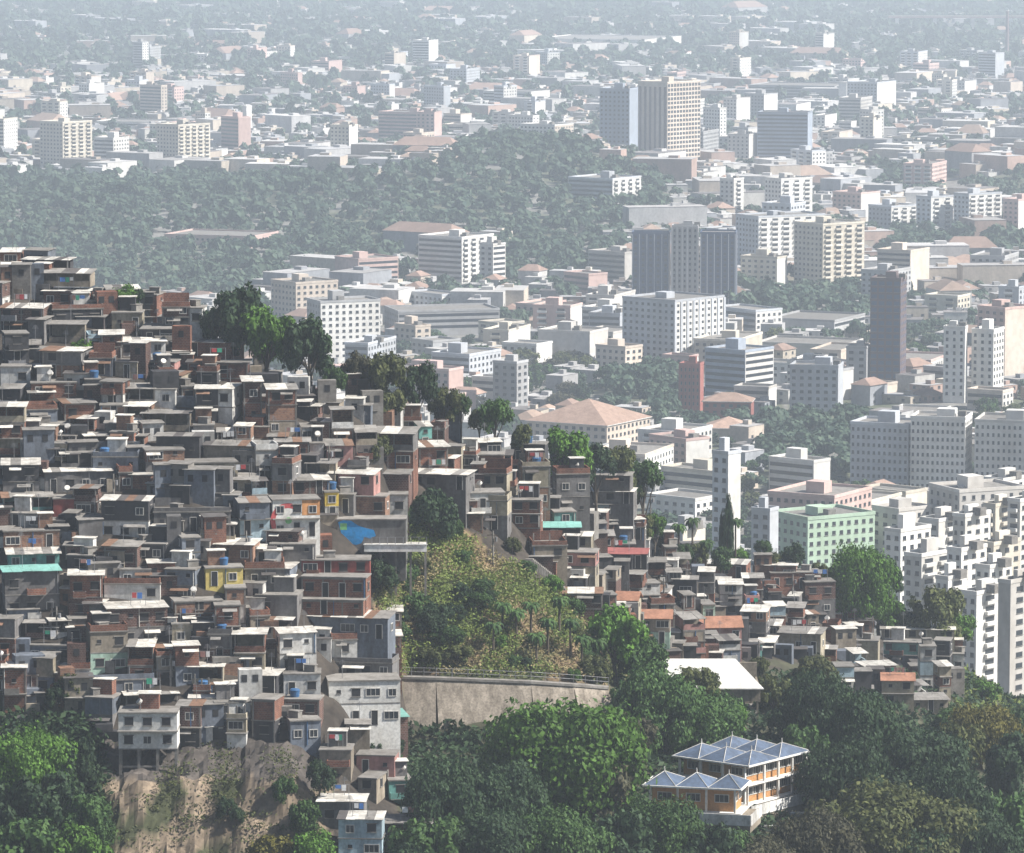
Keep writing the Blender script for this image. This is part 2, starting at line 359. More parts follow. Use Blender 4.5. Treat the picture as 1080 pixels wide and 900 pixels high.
# ------------------------------------------------------------------ city towers
CITY_FOOT = []
def box_mesh(mat, cache={}):
    if mat not in cache:
        b = MB(); b.box(-.5, .5, -.5, .5, 0, 1, mat); cache[mat] = b.mesh('unit_' + mat)
    return cache[mat]
def win_mesh(ww, wh, glass='glass', cache={}):
    k = (round(ww, 1), round(wh, 1), glass)
    if k not in cache:
        b = MB(); b.box(-ww / 2, ww / 2, -.06, .02, 0, wh, glass); b.box(-ww / 2 - .12, ww / 2 + .12, -.2, .02, -.14, 0, 'concrete')
        cache[k] = b.mesh('window')
    return cache[k]
def tower(name, label, cat, xl, xm, xr, yt, yb=None, D=None, th=30, styles=('grid', 'grid'), wall='c_white', wallr=None, roof='flat', top=None, group=None, ncl=None, ncr=None, glass='glass', fl=3.0, depth=None, extra=None):
    if yb is not None:
        g = gnd(xm, yb); D = g.y
    P = at(xm, yt, D); Ht = P.z; s = F / (D * 1.012)
    t = R(th); wl = max((xm - xl) / s / math.cos(t), 4.0) if xm > xl else 14
    if th == 0: dr = depth or 15
    else: dr = (xr - xm) / s / math.sin(t) if xr > xm else (depth or 15)
    if xm <= xl: wl = depth or 14
    z0 = city_z(P.x, D); Ht -= z0
    o = thing(name, (P.x, D, z0), -t); tag(o, label, cat, group)
    CITY_FOOT.append((P.x - (wl / 2) * math.cos(t) + dr / 2 * math.sin(t), D + wl / 2 * math.sin(t) + dr / 2 * math.cos(t), (wl + dr) / 2 * .75 + 4))
    b = MB(); b.box(-wl, 0, 0, dr, -3, Ht, wall); b.build('wall', o)
    b = MB()
    if roof == 'hip':
        e = .6; rh = min(wl, dr) * .22; k = min(wl, dr) / 2
        a = [(-wl - e, -e, Ht), (e, -e, Ht), (e, dr + e, Ht), (-wl - e, dr + e, Ht)]
        if wl > dr: r1, r2 = (-wl + k, dr / 2, Ht + rh), (-k, dr / 2, Ht + rh)
        else: r1, r2 = (-wl / 2, k, Ht + rh), (-wl / 2, dr - k, Ht + rh)
        if wl > dr:
            b.poly([a[0], a[1], r2, r1], 'citytile'); b.poly([a[2], a[3], r1, r2], 'citytile'); b.poly([a[1], a[2], r2], 'citytile'); b.poly([a[3], a[0], r1], 'citytile')
        else:
            b.poly([a[1], a[2], r2, r1], 'citytile'); b.poly([a[3], a[0], r1, r2], 'citytile'); b.poly([a[0], a[1], r1], 'citytile'); b.poly([a[2], a[3], r2], 'citytile')
        b.box(-wl - e, e, -e, dr + e, Ht - .3, Ht - .01, 'whitepaint')
        b.build('roof', o)
    else:
        for bx in ((-wl - .15, .15, -.15, .35), (-wl - .15, .15, dr - .35, dr + .15), (-wl - .15, -wl + .35, .352, dr - .352), (-.35, .15, .352, dr - .352)):
            b.box(*bx, Ht + .003, Ht + 1.1, wall)
        b.box(-wl + .36, -.36, .36, dr - .36, Ht + .003, Ht + .15, 'concrete'); b.build('roof', o)
        if top != 'none' and Ht > 12:
            u = MB(); cw = min(7, wl * .35); cd = min(6, dr * .4); cx = -wl * rnd.uniform(.35, .65)
            u.box(cx - cw / 2, cx + cw / 2, dr * .3, dr * .3 + cd, Ht + .16, Ht + rnd.uniform(3, 5), wall if top is None else top); u.build('lift_house', o)
            if rnd.random() < .6:
                u = MB(); u.box(cx + cw / 2 + 1, cx + cw / 2 + 4, dr * .35, dr * .35 + 3, Ht + .16, Ht + 2.6, 'concrete'); u.build('water_tank', o)
    nf = max(1, int((Ht - 1.0) / fl)); allw = []
    for side, st in enumerate(styles):
        Wd = wl if side == 0 else dr
        if Wd * (math.cos(t) if side == 0 else math.sin(t)) * s < 3: continue
        nc = (ncl, ncr)[side] or max(2, int(Wd / 3.4))
        def T(u, z, side=side):                       # u along the face, left to right in the picture
            return ((-wl + u, 0, z), 0) if side == 0 else ((0, u, z), math.pi / 2)
        if wallr and side == 1:  # paler right-face tone paints in sunlight; a few are real two-colour ends
            q = MB(); q.box(.003, .035, .1, dr - .1, 0, Ht - .1, wallr); q.build('sunlit_side_paint', o)
        if st == 'blank': continue
        pitch = Wd / nc
        for f in range(nf):
            z = Ht - (f + 1) * fl + .55
            if z < 1: continue
            if st == 'bands':
                l, rz = T(Wd / 2, z); w_ = put('window_band', box_mesh(glass), o, l, rz, (Wd - 1.0, .12, fl * .48))
                continue
            if st == 'stripes': continue
            if st == 'balconies':
                for c_ in range(max(1, nc // 2)):
                    p2 = Wd / max(1, nc // 2)
                    allw.append((T(p2 * (c_ + .5), z + .1), ('win', min(p2 * .55, 4), fl * .55)))
                    allw.append((T(p2 * (c_ + .5), z - .55), ('bal', min(p2 * .7, 5), 1.0)))
                continue
            for c_ in range(nc):
                ww, wh = (pitch * .45, fl * .42) if st == 'grid' else (pitch * .72, fl * .62) if st == 'dense' else (pitch * .35, fl * .45)
                allw.append((T(pitch * (c_ + .5), z), ('win', ww, wh)))
        if st == 'fins':
            for c_ in range(nc + 1):
                l, rz = T(Wd * c_ / nc, 0); put('fin', box_mesh(wall), o, l, rz, (pitch * .3, .9, Ht - .05))
        if st == 'stripes':
            for c_ in range(6):
                l, rz = T(Wd * (c_ + .5) / 6, 1); put('window_strip', box_mesh('c_brown'), o, l, rz, (Wd / 6 * .45, .2, Ht - 4))
        if st == 'curtain':
            for c_ in range(nc + 1):
                l, rz = T(min(max(Wd * c_ / nc, .3), Wd - .3), 0); put('mullion', box_mesh('c_bluegrey'), o, l, rz, (.35, .5, Ht - .05))
    if D < 2600: lim = 90
    elif D < 3300: lim = 60
    else: lim = 40
    wi = [w for w in allw if w[1][0] == 'win']; ba = [w for w in allw if w[1][0] == 'bal']
    step_rest = []
    for lst, nm in ((wi, 'window'), (ba, 'balcony')):
        for k, (TT, (ty, ww, wh)) in enumerate(lst):
            if k < lim:
                if ty == 'win': put(nm, win_mesh(ww, wh, glass), o, TT[0], TT[1])
                else: put(nm, box_mesh('c_white' if wall != 'c_cream' else 'c_cream'), o, TT[0], TT[1], (ww, 2.2, wh))
            else: step_rest.append((nm, TT, ww, wh))
    for nm in ('window', 'balcony'):
        rs = [q for q in step_rest if q[0] == nm]
        if not rs: continue
        b = MB()
        for _, ((x, y, z), rz), ww, wh in rs:
            dpt = .06 if nm == 'window' else 1.1; mt = glass if nm == 'window' else 'c_white'
            if rz == 0: b.box(x - ww / 2, x + ww / 2, -dpt, .02, z, z + wh, mt)
            else: b.box(-.02, dpt, y - ww / 2, y + ww / 2, z, z + wh, mt)
        w_ = b.build(nm, o); w_['kind'] = 'stuff'
    LM_C.append((label_short.get(label, None) or cat, (xl + xr) / 2, (yt + (yb or yt + 40)) / 2)) if label in label_short else None
    return o
label_short = {}
def TW(short, *a, **k):
    label_short[a[1]] = short; return tower(*a, **k)
# name, label, cat, xl, xm, xr, ytop, ybase
TW('cream stepped tower', 'apartment_tower', 'cream stepped apartment tower at the far left edge of the wooded plain', 'tower', 40, 66, 94, 130, 178, th=42, wall='c_cream', styles=('grid', 'balconies'))
TW('cream twin tower', 'apartment_tower', 'cream ribbed apartment tower right of the matching far left one', 'tower', 164, 188, 219, 133, 181, th=42, wall='c_cream', styles=('grid', 'balconies'))
TW('pink slab block', 'apartment_block', 'long dull pink slab with bright pink end wall before hazy suburbs', 'apartment block', 399, 450, 465, 120, 152, th=25, wall='c_pink', styles=('bands', 'blank'))
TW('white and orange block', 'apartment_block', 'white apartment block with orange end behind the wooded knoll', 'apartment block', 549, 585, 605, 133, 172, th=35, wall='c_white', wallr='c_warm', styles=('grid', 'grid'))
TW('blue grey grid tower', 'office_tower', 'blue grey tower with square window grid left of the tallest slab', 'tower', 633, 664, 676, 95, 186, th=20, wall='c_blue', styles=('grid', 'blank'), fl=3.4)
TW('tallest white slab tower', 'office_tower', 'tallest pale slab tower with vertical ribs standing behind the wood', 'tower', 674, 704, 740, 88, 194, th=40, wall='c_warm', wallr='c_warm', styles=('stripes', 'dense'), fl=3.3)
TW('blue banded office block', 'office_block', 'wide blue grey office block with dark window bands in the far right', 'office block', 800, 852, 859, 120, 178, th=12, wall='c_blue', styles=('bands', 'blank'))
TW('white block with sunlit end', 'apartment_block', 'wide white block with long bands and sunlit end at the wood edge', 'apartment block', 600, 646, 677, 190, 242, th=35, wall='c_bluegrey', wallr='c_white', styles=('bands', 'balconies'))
TW('left dark glass block', 'office_block', 'left dark blue glass office block with thin pale mullions', 'office block', 667, 706, 708, 247, 330, th=5, wall='blueglass', styles=('curtain', 'curtain'), top='none', ncl=5)
TW('grey service core', 'office_core', 'taller grey ribbed core between the two dark glass office blocks', 'office block', 709, 736, 738, 240, 331, th=5, wall='c_grey', styles=('fins', 'blank'), ncl=5)
TW('right dark glass block', 'office_block', 'right dark blue glass office block beside the white balcony towers', 'office block', 739, 776, 779, 247, 330, th=5, wall='blueglass', styles=('curtain', 'curtain'), top='none', ncl=5)
TW('slim white tower', 'apartment_tower', 'slim white apartment tower just above the dark glass block', 'tower', 760, 774, 785, 190, 240, th=40, wall='c_white', styles=('grid', 'balconies'))
TW('white balcony tower', 'apartment_tower', 'white balcony tower behind the long white sloping block', 'tower', 808, 824, 858, 190, 242, th=55, wall='c_white', styles=('grid', 'balconies'))
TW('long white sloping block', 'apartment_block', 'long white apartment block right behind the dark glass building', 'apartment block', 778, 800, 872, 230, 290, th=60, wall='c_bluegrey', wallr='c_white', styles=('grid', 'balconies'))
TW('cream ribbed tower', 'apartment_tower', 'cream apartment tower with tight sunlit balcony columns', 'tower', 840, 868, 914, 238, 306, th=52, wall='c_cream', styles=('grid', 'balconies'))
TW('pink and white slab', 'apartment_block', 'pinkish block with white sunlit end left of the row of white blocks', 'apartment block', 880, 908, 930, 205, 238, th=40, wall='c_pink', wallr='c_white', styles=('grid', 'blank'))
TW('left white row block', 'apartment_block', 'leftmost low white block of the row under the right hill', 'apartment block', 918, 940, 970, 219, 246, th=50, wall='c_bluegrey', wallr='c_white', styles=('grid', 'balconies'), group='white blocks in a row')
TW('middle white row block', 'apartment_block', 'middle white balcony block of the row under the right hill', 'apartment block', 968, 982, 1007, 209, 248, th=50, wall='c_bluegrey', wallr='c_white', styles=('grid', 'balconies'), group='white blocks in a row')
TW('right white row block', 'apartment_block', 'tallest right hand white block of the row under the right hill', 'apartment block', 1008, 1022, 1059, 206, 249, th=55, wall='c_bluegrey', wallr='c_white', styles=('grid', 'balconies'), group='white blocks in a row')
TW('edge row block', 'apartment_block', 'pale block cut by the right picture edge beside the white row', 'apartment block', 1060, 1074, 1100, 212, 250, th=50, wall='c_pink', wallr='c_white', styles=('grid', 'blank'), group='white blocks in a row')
TW('white hospital slab', 'hospital_block', 'big white stepped slab with thin grey window lines above the pink block', 'building', 441, 487, 520, 252, 300, th=35, wall='c_white', styles=('bands', 'balconies'))
TW('white slab annex', 'apartment_block', 'white annex with dark open bays joined right of the big white slab', 'building', 506, 520, 533, 259, 304, th=40, wall='c_white', styles=('grid', 'bands'))
TW('pink school block', 'school_block', 'low pink block with sunlit front left of the white slab', 'building', 352, 378, 419, 275, 304, th=55, wall='c_pink', wallr='c_pink', styles=('blank', 'bands'))
TW('beige block', 'apartment_block', 'beige hipped block half hidden behind the white gridded slab', 'apartment block', 284, 312, 355, 300, 345, th=55, wall='c_warm', styles=('grid', 'grid'))
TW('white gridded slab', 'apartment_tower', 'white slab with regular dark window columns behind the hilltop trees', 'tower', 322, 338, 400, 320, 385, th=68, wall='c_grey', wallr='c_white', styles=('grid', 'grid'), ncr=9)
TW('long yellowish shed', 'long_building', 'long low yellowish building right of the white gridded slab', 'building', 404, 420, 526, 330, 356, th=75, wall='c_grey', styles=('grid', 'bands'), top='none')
TW('white twelve storey tower', 'apartment_tower', 'white tower with blank white strips and shaded left facade before dark glass', 'tower', 658, 712, 766, 319, 392, th=42, wall='c_bluegrey', wallr='c_white', styles=('grid', 'fins'), ncl=9, ncr=8)  # bluegrey left facade is shade put into the wall colour
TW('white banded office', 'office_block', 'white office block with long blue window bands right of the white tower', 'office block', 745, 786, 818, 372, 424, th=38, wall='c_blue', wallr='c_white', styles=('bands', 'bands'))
TW('dark red tower', 'brick_tower', 'square dark red brick tower in front of the white banded office', 'tower', 717, 738, 743, 386, 438, th=15, wall='c_brick', styles=('fins', 'blank'), ncl=5)
TW('red brick hall', 'brick_hall', 'red brick hall with orange hipped roof right of the dark red tower', 'hall', 742, 792, 797, 424, 446, th=8, wall='c_brick', styles=('grid', 'blank'), roof='hip', depth=22)
TW('orange pyramid roof house', 'tile_roof_house', 'low house with broad orange pyramid roof below the red brick hall', 'house', 745, 790, 794, 452, 466, th=5, wall='c_warm', styles=('blank', 'blank'), roof='hip', depth=20)
TW('long barracks', 'long_building', 'long beige building with orange hipped roof and a row of small windows', 'building', 556, 640, 688, 449, 476, th=30, wall='c_warm', styles=('grid', 'grid'), roof='hip')
TW('pale blue block', 'apartment_block', 'pale block with paired window columns left of the dark tower', 'apartment block', 834, 884, 892, 388, 440, th=12, wall='c_bluegrey', styles=('grid', 'blank'), ncl=6)
TW('grey block by dark tower', 'apartment_block', 'narrow grey block squeezed left of the dark brown tower', 'apartment block', 893, 914, 920, 368, 420, th=15, wall='c_grey', styles=('grid', 'blank'))
TW('dark brown tower', 'office_tower', 'tall dark brown tower with ruddy crown standing alone at right', 'tower', 919, 950, 959, 296, 420, th=15, wall='c_brown', styles=('dense', 'grid'), glass='blueglass', top='c_brown')
TW('white tower with dark slot', 'apartment_tower', 'white tower split by a dark vertical slot near the right edge', 'tower', 996, 1018, 1022, 347, 436, th=15, wall='c_white', styles=('small', 'blank'), ncl=3)
TW('white slot twin', 'apartment_tower', 'white tower right of the slot, with brown flank behind it', 'tower', 1026, 1048, 1062, 350, 436, th=25, wall='c_white', styles=('small', 'grid'), ncl=3)
TW('warm edge tower', 'apartment_tower', 'cream tower with sunlit warm flank at the right edge', 'tower', 1034, 1060, 1092, 327, 412, th=48, wall='c_pink', wallr='c_warm', styles=('grid', 'blank'))
TW('left big pale block', 'apartment_block', 'left wing of the huge pale apartment complex with shaded bluish facade', 'apartment block', 899, 958, 978, 450, 520, th=22, wall='c_bluegrey', styles=('grid', 'grid'), ncl=11)
TW('middle big pale block', 'apartment_block', 'middle wing of the huge pale apartment complex with roof boxes', 'apartment block', 962, 1018, 1030, 443, 524, th=14, wall='c_white', styles=('grid', 'grid'), ncl=11)
TW('right big pale block', 'apartment_block', 'right wing of the huge pale apartment complex cut by the picture edge', 'apartment block', 1030, 1096, 1112, 447, 526, th=14, wall='c_white', styles=('grid', 'grid'), ncl=12)
TW('stepped roof block', 'apartment_block', 'low stepped pale block standing before the huge pale apartment complex', 'apartment block', 930, 980, 1010, 440, 452, th=20, wall='c_white', styles=('grid', 'blank'))
TW('mint green block', 'apartment_block', 'mint green apartment block with barred windows behind the round tree', 'apartment block', 815, 852, 926, 549, None, D=1560, th=58, wall='c_mint', styles=('grid', 'grid'), ncr=9)
TW('pinkish old block', 'apartment_block', 'low pinkish block with flat terraces above the mint green block', 'apartment block', 812, 880, 925, 526, 600, th=30, wall='c_pink', styles=('grid', 'grid'), ncl=9)
TW('beige rear tower', 'apartment_tower', 'pale beige blank tower rising behind the white tower cluster', 'tower', 985, 1012, 1085, 520, 640, th=65, wall='c_conc', styles=('small', 'small'))
TW('pale rear slab', 'apartment_block', 'pale slab with plain walls left behind the white tower cluster', 'apartment block', 922, 948, 985, 540, 640, th=50, wall='c_conc', styles=('grid', 'small'))
TW('leftmost cluster tower', 'apartment_tower', 'leftmost white tower of the dense cluster behind the round tree', 'tower', 934, 950, 985, 562, None, D=1440, th=42, wall='c_white', styles=('grid', 'grid'), group='white tower cluster')
TW('second cluster tower', 'apartment_tower', 'second white balcony tower of the dense cluster at right', 'tower', 972, 990, 1020, 551, None, D=1470, th=42, wall='c_white', styles=('grid', 'balconies'), group='white tower cluster')
TW('third cluster tower', 'apartment_tower', 'third white tower of the dense cluster, plain sunlit front', 'tower', 1006, 1018, 1048, 546, None, D=1440, th=42, wall='c_white', styles=('grid', 'grid'), group='white tower cluster')
TW('fourth cluster tower', 'apartment_tower', 'white tower with yellowish balconies near the right edge of the cluster', 'tower', 1038, 1050, 1074, 535, None, D=1500, th=42, wall='c_cream', styles=('balconies', 'balconies'), group='white tower cluster')
TW('edge cluster tower', 'apartment_tower', 'rightmost white tower of the cluster cut by the picture edge', 'tower', 1064, 1076, 1110, 530, None, D=1460, th=42, wall='c_white', styles=('balconies', 'grid'), group='white tower cluster')
TW('low cluster block', 'apartment_block', 'lower white stepped block at the foot of the tower cluster', 'apartment block', 1015, 1030, 1062, 628, None, D=1330, th=42, wall='c_white', styles=('grid', 'balconies'))
TW('front slim white tower', 'apartment_tower', 'slim white tower at the foot of the cluster, left of the low block', 'tower', 988, 1000, 1022, 612, None, D=1350, th=42, wall='c_white', styles=('grid', 'balconies'), group='white tower cluster')
TW('right white tower front', 'apartment_tower', 'white tower wedged between the low block and the picture edge', 'tower', 1030, 1044, 1070, 600, None, D=1365, th=42, wall='c_white', styles=('grid', 'grid'), group='white tower cluster')
TW('near white stair tower', 'apartment_tower', 'white tower with stacked balconies standing lowest among the tower cluster', 'tower', 955, 972, 1006, 588, None, D=1390, th=42, wall='c_white', styles=('grid', 'balconies'), group='white tower cluster')
TW('near plain white tower', 'apartment_tower', 'plain white tower right of the lowest balcony tower in the cluster', 'tower', 1000, 1014, 1044, 582, None, D=1380, th=42, wall='c_white', styles=('grid', 'grid'), group='white tower cluster')
TW('near cream tower', 'apartment_tower', 'cream tower with open bays squeezed into the front of the cluster', 'tower', 1036, 1048, 1080, 576, None, D=1400, th=42, wall='c_cream', styles=('balconies', 'grid'), group='white tower cluster')
TW('tall rear white tower', 'apartment_tower', 'tallest white tower peeping over the rear of the cluster', 'tower', 1038, 1058, 1100, 508, None, D=1620, th=42, wall='c_white', styles=('grid', 'grid'), group='white tower cluster')
TW('rear pale tower', 'apartment_tower', 'pale rear tower with stepped roof left of the tallest cluster tower', 'tower', 1000, 1016, 1046, 528, None, D=1580, th=42, wall='c_conc', styles=('grid', 'small'), group='white tower cluster')
TW('pink slotted wall block', 'apartment_block', 'pinkish plain block with one dark slot line at the right edge', 'apartment block', 1054, 1066, 1110, 616, None, D=1300, th=42, wall='c_conc', styles=('blank', 'small'), ncr=2)
TW('slim grey white tower', 'utility_tower', 'slim white tower with dark square openings behind tall dark cypress', 'tower', 752, 768, 782, 480, None, D=1450, th=40, wall='c_bluegrey', wallr='c_white', styles=('grid', 'blank'), ncl=2)
TW('grey mid block', 'apartment_block', 'low grey block below the slim white tower, half behind palms', 'apartment block', 700, 720, 745, 560, None, D=1380, th=45, wall='c_grey', wallr='c_cream', styles=('grid', 'blank'))
TW('grey block by cypress', 'apartment_block', 'blue grey block right of the cypress near the hill crest', 'apartment block', 793, 812, 822, 540, None, D=1500, th=30, wall='c_bluegrey', styles=('grid', 'blank'))
TW('grey left block', 'apartment_block', 'pale grey block left of the long barracks above the crest trees', 'apartment block', 520, 545, 557, 384, 440, th=30, wall='c_grey', styles=('grid', 'grid'))
TW('wide grey low block', 'low_block', 'wide low grey block with flat roofs behind crest trees', 'building', 455, 495, 528, 376, 408, th=30, wall='c_bluegrey', styles=('bands', 'grid'))
TW('flat white hall', 'low_block', 'low blank white hall with stepped flat roofs above the barracks', 'building', 568, 622, 642, 352, 382, th=25, wall='c_conc', styles=('blank', 'blank'))
TW('long flat shed', 'warehouse', 'long flat roofed shed with pale roof left of dark tower', 'warehouse', 800, 890, 915, 366, 378, th=20, wall='c_conc', styles=('blank', 'blank'), top='none')
TW('low grey storehouse', 'warehouse', 'long grey storehouse with white roof edge above the pale blue block', 'warehouse', 812, 880, 918, 340, 352, th=25, wall='c_grey', styles=('blank', 'bands'), top='none')
TW('far white factory', 'factory', 'far long white factory roof above hazy suburb at top centre', 'factory', 563, 680, 722, 43, 50, th=20, wall='c_white', styles=('blank', 'blank'), top='none')
TW('far white shed', 'factory', 'far white shed below the long factory roof', 'factory', 510, 560, 580, 98, 112, th=25, wall='c_white', styles=('bands', 'blank'), top='none')
TW('far yellow school', 'low_block', 'low yellowish block right of the pink slab in the suburb', 'building', 466, 500, 512, 133, 145, th=20, wall='c_warm', styles=('bands', 'blank'), top='none')
TW('far left long slab', 'low_block', 'long white low slab between the two cream towers', 'building', 100, 165, 178, 130, 136, th=15, wall='c_white', styles=('bands', 'blank'), top='none')
TW('walled manor', 'low_block', 'long pale manor wall in the wood at left', 'building', 172, 265, 290, 251, 270, th=20, wall='c_pink', styles=('grid', 'blank'), top='none')
TW('far white chapel tower', 'slim_tower', 'slim white tower house left of the wooded knoll', 'tower', 255, 260, 265, 113, 140, th=40, wall='c_white', styles=('blank', 'blank'), top='none')
TW('grey court building', 'low_block', 'grey flat block with white roof below the blue banded office', 'building', 768, 790, 802, 143, 178, th=25, wall='c_conc', styles=('small', 'blank'))
TW('wide far grey hall', 'factory', 'wide far grey hall with bright roof at upper right', 'factory', 792, 880, 905, 92, 106, th=20, wall='c_grey', styles=('bands', 'blank'), top='none')
TW('far white tank tower', 'slim_tower', 'small far white tower block at upper right suburb', 'tower', 885, 893, 905, 88, 112, th=40, wall='c_white', styles=('blank', 'blank'), top='none')
TW('far twin pair block', 'apartment_block', 'pale far block with white side walls right of blue banded office', 'apartment block', 895, 925, 948, 88, 118, th=30, wall='c_bluegrey', wallr='c_white', styles=('grid', 'blank'))
TW('tile roof mansion', 'tile_roof_house', 'wide orange tiled mansion right of the cream ribbed tower', 'house', 990, 1040, 1052, 281, 292, th=15, wall='c_warm', styles=('grid', 'blank'), roof='hip')
TW('right orange villa', 'tile_roof_house', 'orange roofed villa left of the wide tiled mansion', 'house', 964, 995, 1002, 268, 277, th=15, wall='c_cream', styles=('grid', 'blank'), roof='hip')

# viaduct far at top right
def viaduct():
    g0 = gnd(940, 34); o = thing('viaduct', (g0.x, g0.y, 0)); tag(o, 'far concrete viaduct with pinkish deck on thick piers at the top right', 'viaduct')
    p1 = at(935, 17, g0.y); L_ = (1110 - 935) * g0.y / F
    b = MB(); b.box(-4, L_, -6, 6, p1.z - 3, p1.z, 'c_pink'); b.box(-4, L_, -6.4, -6.003, p1.z - .5, p1.z + 1.2, 'c_warm'); b.build('deck', o)
    for i in range(5):
        x = 8 + i * L_ / 4.4; b = MB(); b.box(x - 2.5, x + 2.5, -4, 4, -2, p1.z - 3.003, 'c_white'); b.build('pier', o)
viaduct(); LM_C.append(('far viaduct', 1010, 22))

def chimney():
    g0 = gnd(1062, 62); o = thing('factory_chimney', g0); tag(o, 'thin dark factory chimney standing far off before the viaduct', 'chimney')
    h = at(1062, 12, g0.y).z; b = MB(); b.cyl(0, 0, -1, h, 2.6, 1.7, 'c_brown', 12); b.build('shaft', o)
    b = MB(); b.cyl(0, 0, h + .003, h + 1.5, 2.1, 2.1, 'c_conc', 12); b.build('rim', o)
chimney()

# extra mid-rise blocks scattered in the city, each one a thing
def in_foot(X, Y, m_=0):
    for cx, cy, r_ in CITY_FOOT:
        if (X - cx) ** 2 + (Y - cy) ** 2 < (r_ + m_) ** 2: return True
    return False
def is_wood(px, py):
    if py < 190 - 45 * math.exp(-((px - 555) / 95.0) ** 2) : w = False
    elif px < 700 and py < 250: w = True
    elif px < 440 and py < 318: w = not (270 < px < 440 and py > 285)
    elif 780 < px < 915 and 310 < py < 345: w = True
    elif 690 < px < 912 and 440 < py < 520 and not (px < 800 and py > 470): w = True
    elif 905 < px and 160 < py < 207 and py > 207 - (px - 905) * .6: w = True
    elif 530 < px < 660 and 240 < py < 300: w = True
    elif 640 < px < 720 and 395 < py < 440: w = True
    elif 915 < px and 250 < py < 268: w = True
    else: w = False
    return w
MID = []
zones = [(620, 1080, 150, 330, 22), (280, 660, 330, 440, 18), (640, 1080, 300, 430, 18), (0, 600, 60, 185, 48), (640, 1080, 60, 170, 40), (640, 760, 480, 560, 6), (800, 1060, 395, 450, 8), (830, 1060, 500, 560, 4)]
looks = {'c_white': 'white', 'c_cream': 'cream', 'c_grey': 'grey', 'c_pink': 'pinkish', 'c_conc': 'beige', 'c_bluegrey': 'blue grey', 'c_warm': 'sandy'}
for (x0, x1, y0, y1, n_) in zones:
    k = 0; tries = 0
    while k < n_ and tries < 400:
        tries += 1
        px, py = rnd.uniform(x0, x1), rnd.uniform(y0, y1)
        if is_wood(px, py) or py > skyline(px) - 4: continue
        g = gnd(px, py)
        if in_foot(g.x, g.y, 9): continue
        s = F / g.y; wl, wr = rnd.uniform(9, 22) * s, rnd.uniform(4, 14) * s; ht = rnd.choice([9, 12, 12, 15, 18, 18, 24, 30] if py < 330 else [9, 9, 12, 15]) * s
        wall = rnd.choice(list(looks)); st = rnd.choice(['grid', 'bands', 'grid', 'balconies'])
        th = rnd.choice([20, 30, 40, 50])
        hh = ht / s; hw = 'low' if hh < 11 else 'mid rise' if hh < 17 else 'tall'
        lab = namer(f"{hw} {looks[wall]} block", px, py - ht / 2, LM_C)
        tower('apartment_block', lab, 'apartment block', px - wl, px, px + wr, py - ht, py, th=th, wall=wall, wallr=rnd.choice([None, 'c_white']), styles=(st, rnd.choice(['grid', 'blank'])), group='smaller city blocks', ncl=None)
        k += 1
# ------------------------------------------------------------------ trees: prototypes
nrg = np.random.default_rng(5)
def crown_proto(name, mats, lobes=14, leaves=5000, leaf=.42, flat=.62, size=10.0, spread=.75, airy=.0, seed=1):
    """crown about `size` metres in radius, base at z=0, top near 2*size*flat"""
    rg = np.random.default_rng(seed)
    cen = []; rad = []
    for i in range(lobes):
        a = i * 2.4 + rg.uniform(-.4, .4); rr = math.sqrt((i + .5) / lobes) * spread
        zc = math.sqrt(max(0, 1 - (rr * .95) ** 2)) * rg.uniform(.55, 1.0)
        cen.append((rr * math.cos(a), rr * math.sin(a), zc * .8)); rad.append(rg.uniform(.16, .34) * (1.15 - .4 * rr))
    for i in range(lobes // 2):
        a = rg.uniform(0, 6.28); rr = rg.uniform(.5, .95) * spread; cen.append((rr * math.cos(a), rr * math.sin(a), rg.uniform(.0, .35))); rad.append(rg.uniform(.2, .3))
    cen = np.array(cen); rad = np.array(rad)
    w = rad ** 2; idx = rg.choice(len(cen), size=leaves, p=w / w.sum())
    d = rg.normal(size=(leaves, 3)); d[:, 2] = d[:, 2] * .8 + .25; d /= np.linalg.norm(d, axis=1)[:, None]
    bump = 1 + .28 * np.sin(d[:, 0] * 7 + idx) * np.sin(d[:, 1] * 6 + idx * 2) + .15 * np.sin(d[:, 2] * 11 + idx * 3)
    r = rad[idx] * bump * (1 - rg.random(leaves) ** 3 * .5 * (1 + airy)) + (rg.random(leaves) < .12) * rg.random(leaves) * .05
    P = (cen[idx] + d * r[:, None] * np.array([1, 1, .85])) * size; P[:, 2] *= flat * 1.3
    P[:, 2] += size * .12
    nrm = d * .9 + rg.normal(size=(leaves, 3)) * .38 + np.array([0, 0, .2]); nrm /= np.linalg.norm(nrm, axis=1)[:, None]
    t1 = np.cross(nrm, rg.normal(size=(leaves, 3))); t1 /= np.linalg.norm(t1, axis=1)[:, None]; t2 = np.cross(nrm, t1)
    L_ = leaf * rg.uniform(.6, 1.5, leaves)[:, None]
    V = np.stack([P - t1 * L_, P - t2 * L_ * .55, P + t1 * L_, P + t2 * L_ * .6 + nrm * L_ * .25], axis=1)
    mid = (rg.random(leaves) < .0).astype(np.int32)
    return quads_mesh(name, V, mid, mats)
def trunk_mesh(size, h, flat=.62, seed=1):
    rg = random.Random(seed); b = MB(); r = size * .055 + .08
    b.bar((0, 0, -1.5), (r, 0, h * .55), r * 1.3, r, 'bark', 8); b.bar((r, 0, h * .55), (0, r, h + size * .3), r, r * .55, 'bark', 8)
    for i in range(7):
        a = i * .9 + rg.random(); q = rg.uniform(.35, .6) * size
        b.bar((r * .6, 0, h * rg.uniform(.55, .95)), (q * math.cos(a), q * math.sin(a), h + size * rg.uniform(.3, .75) * flat), r * .5, r * .15, 'bark', 5)
    return b.mesh('trunk')
LEAFM = ['dark', 'green', 'mid', 'olive', 'yellow', 'brown']
PB = {}
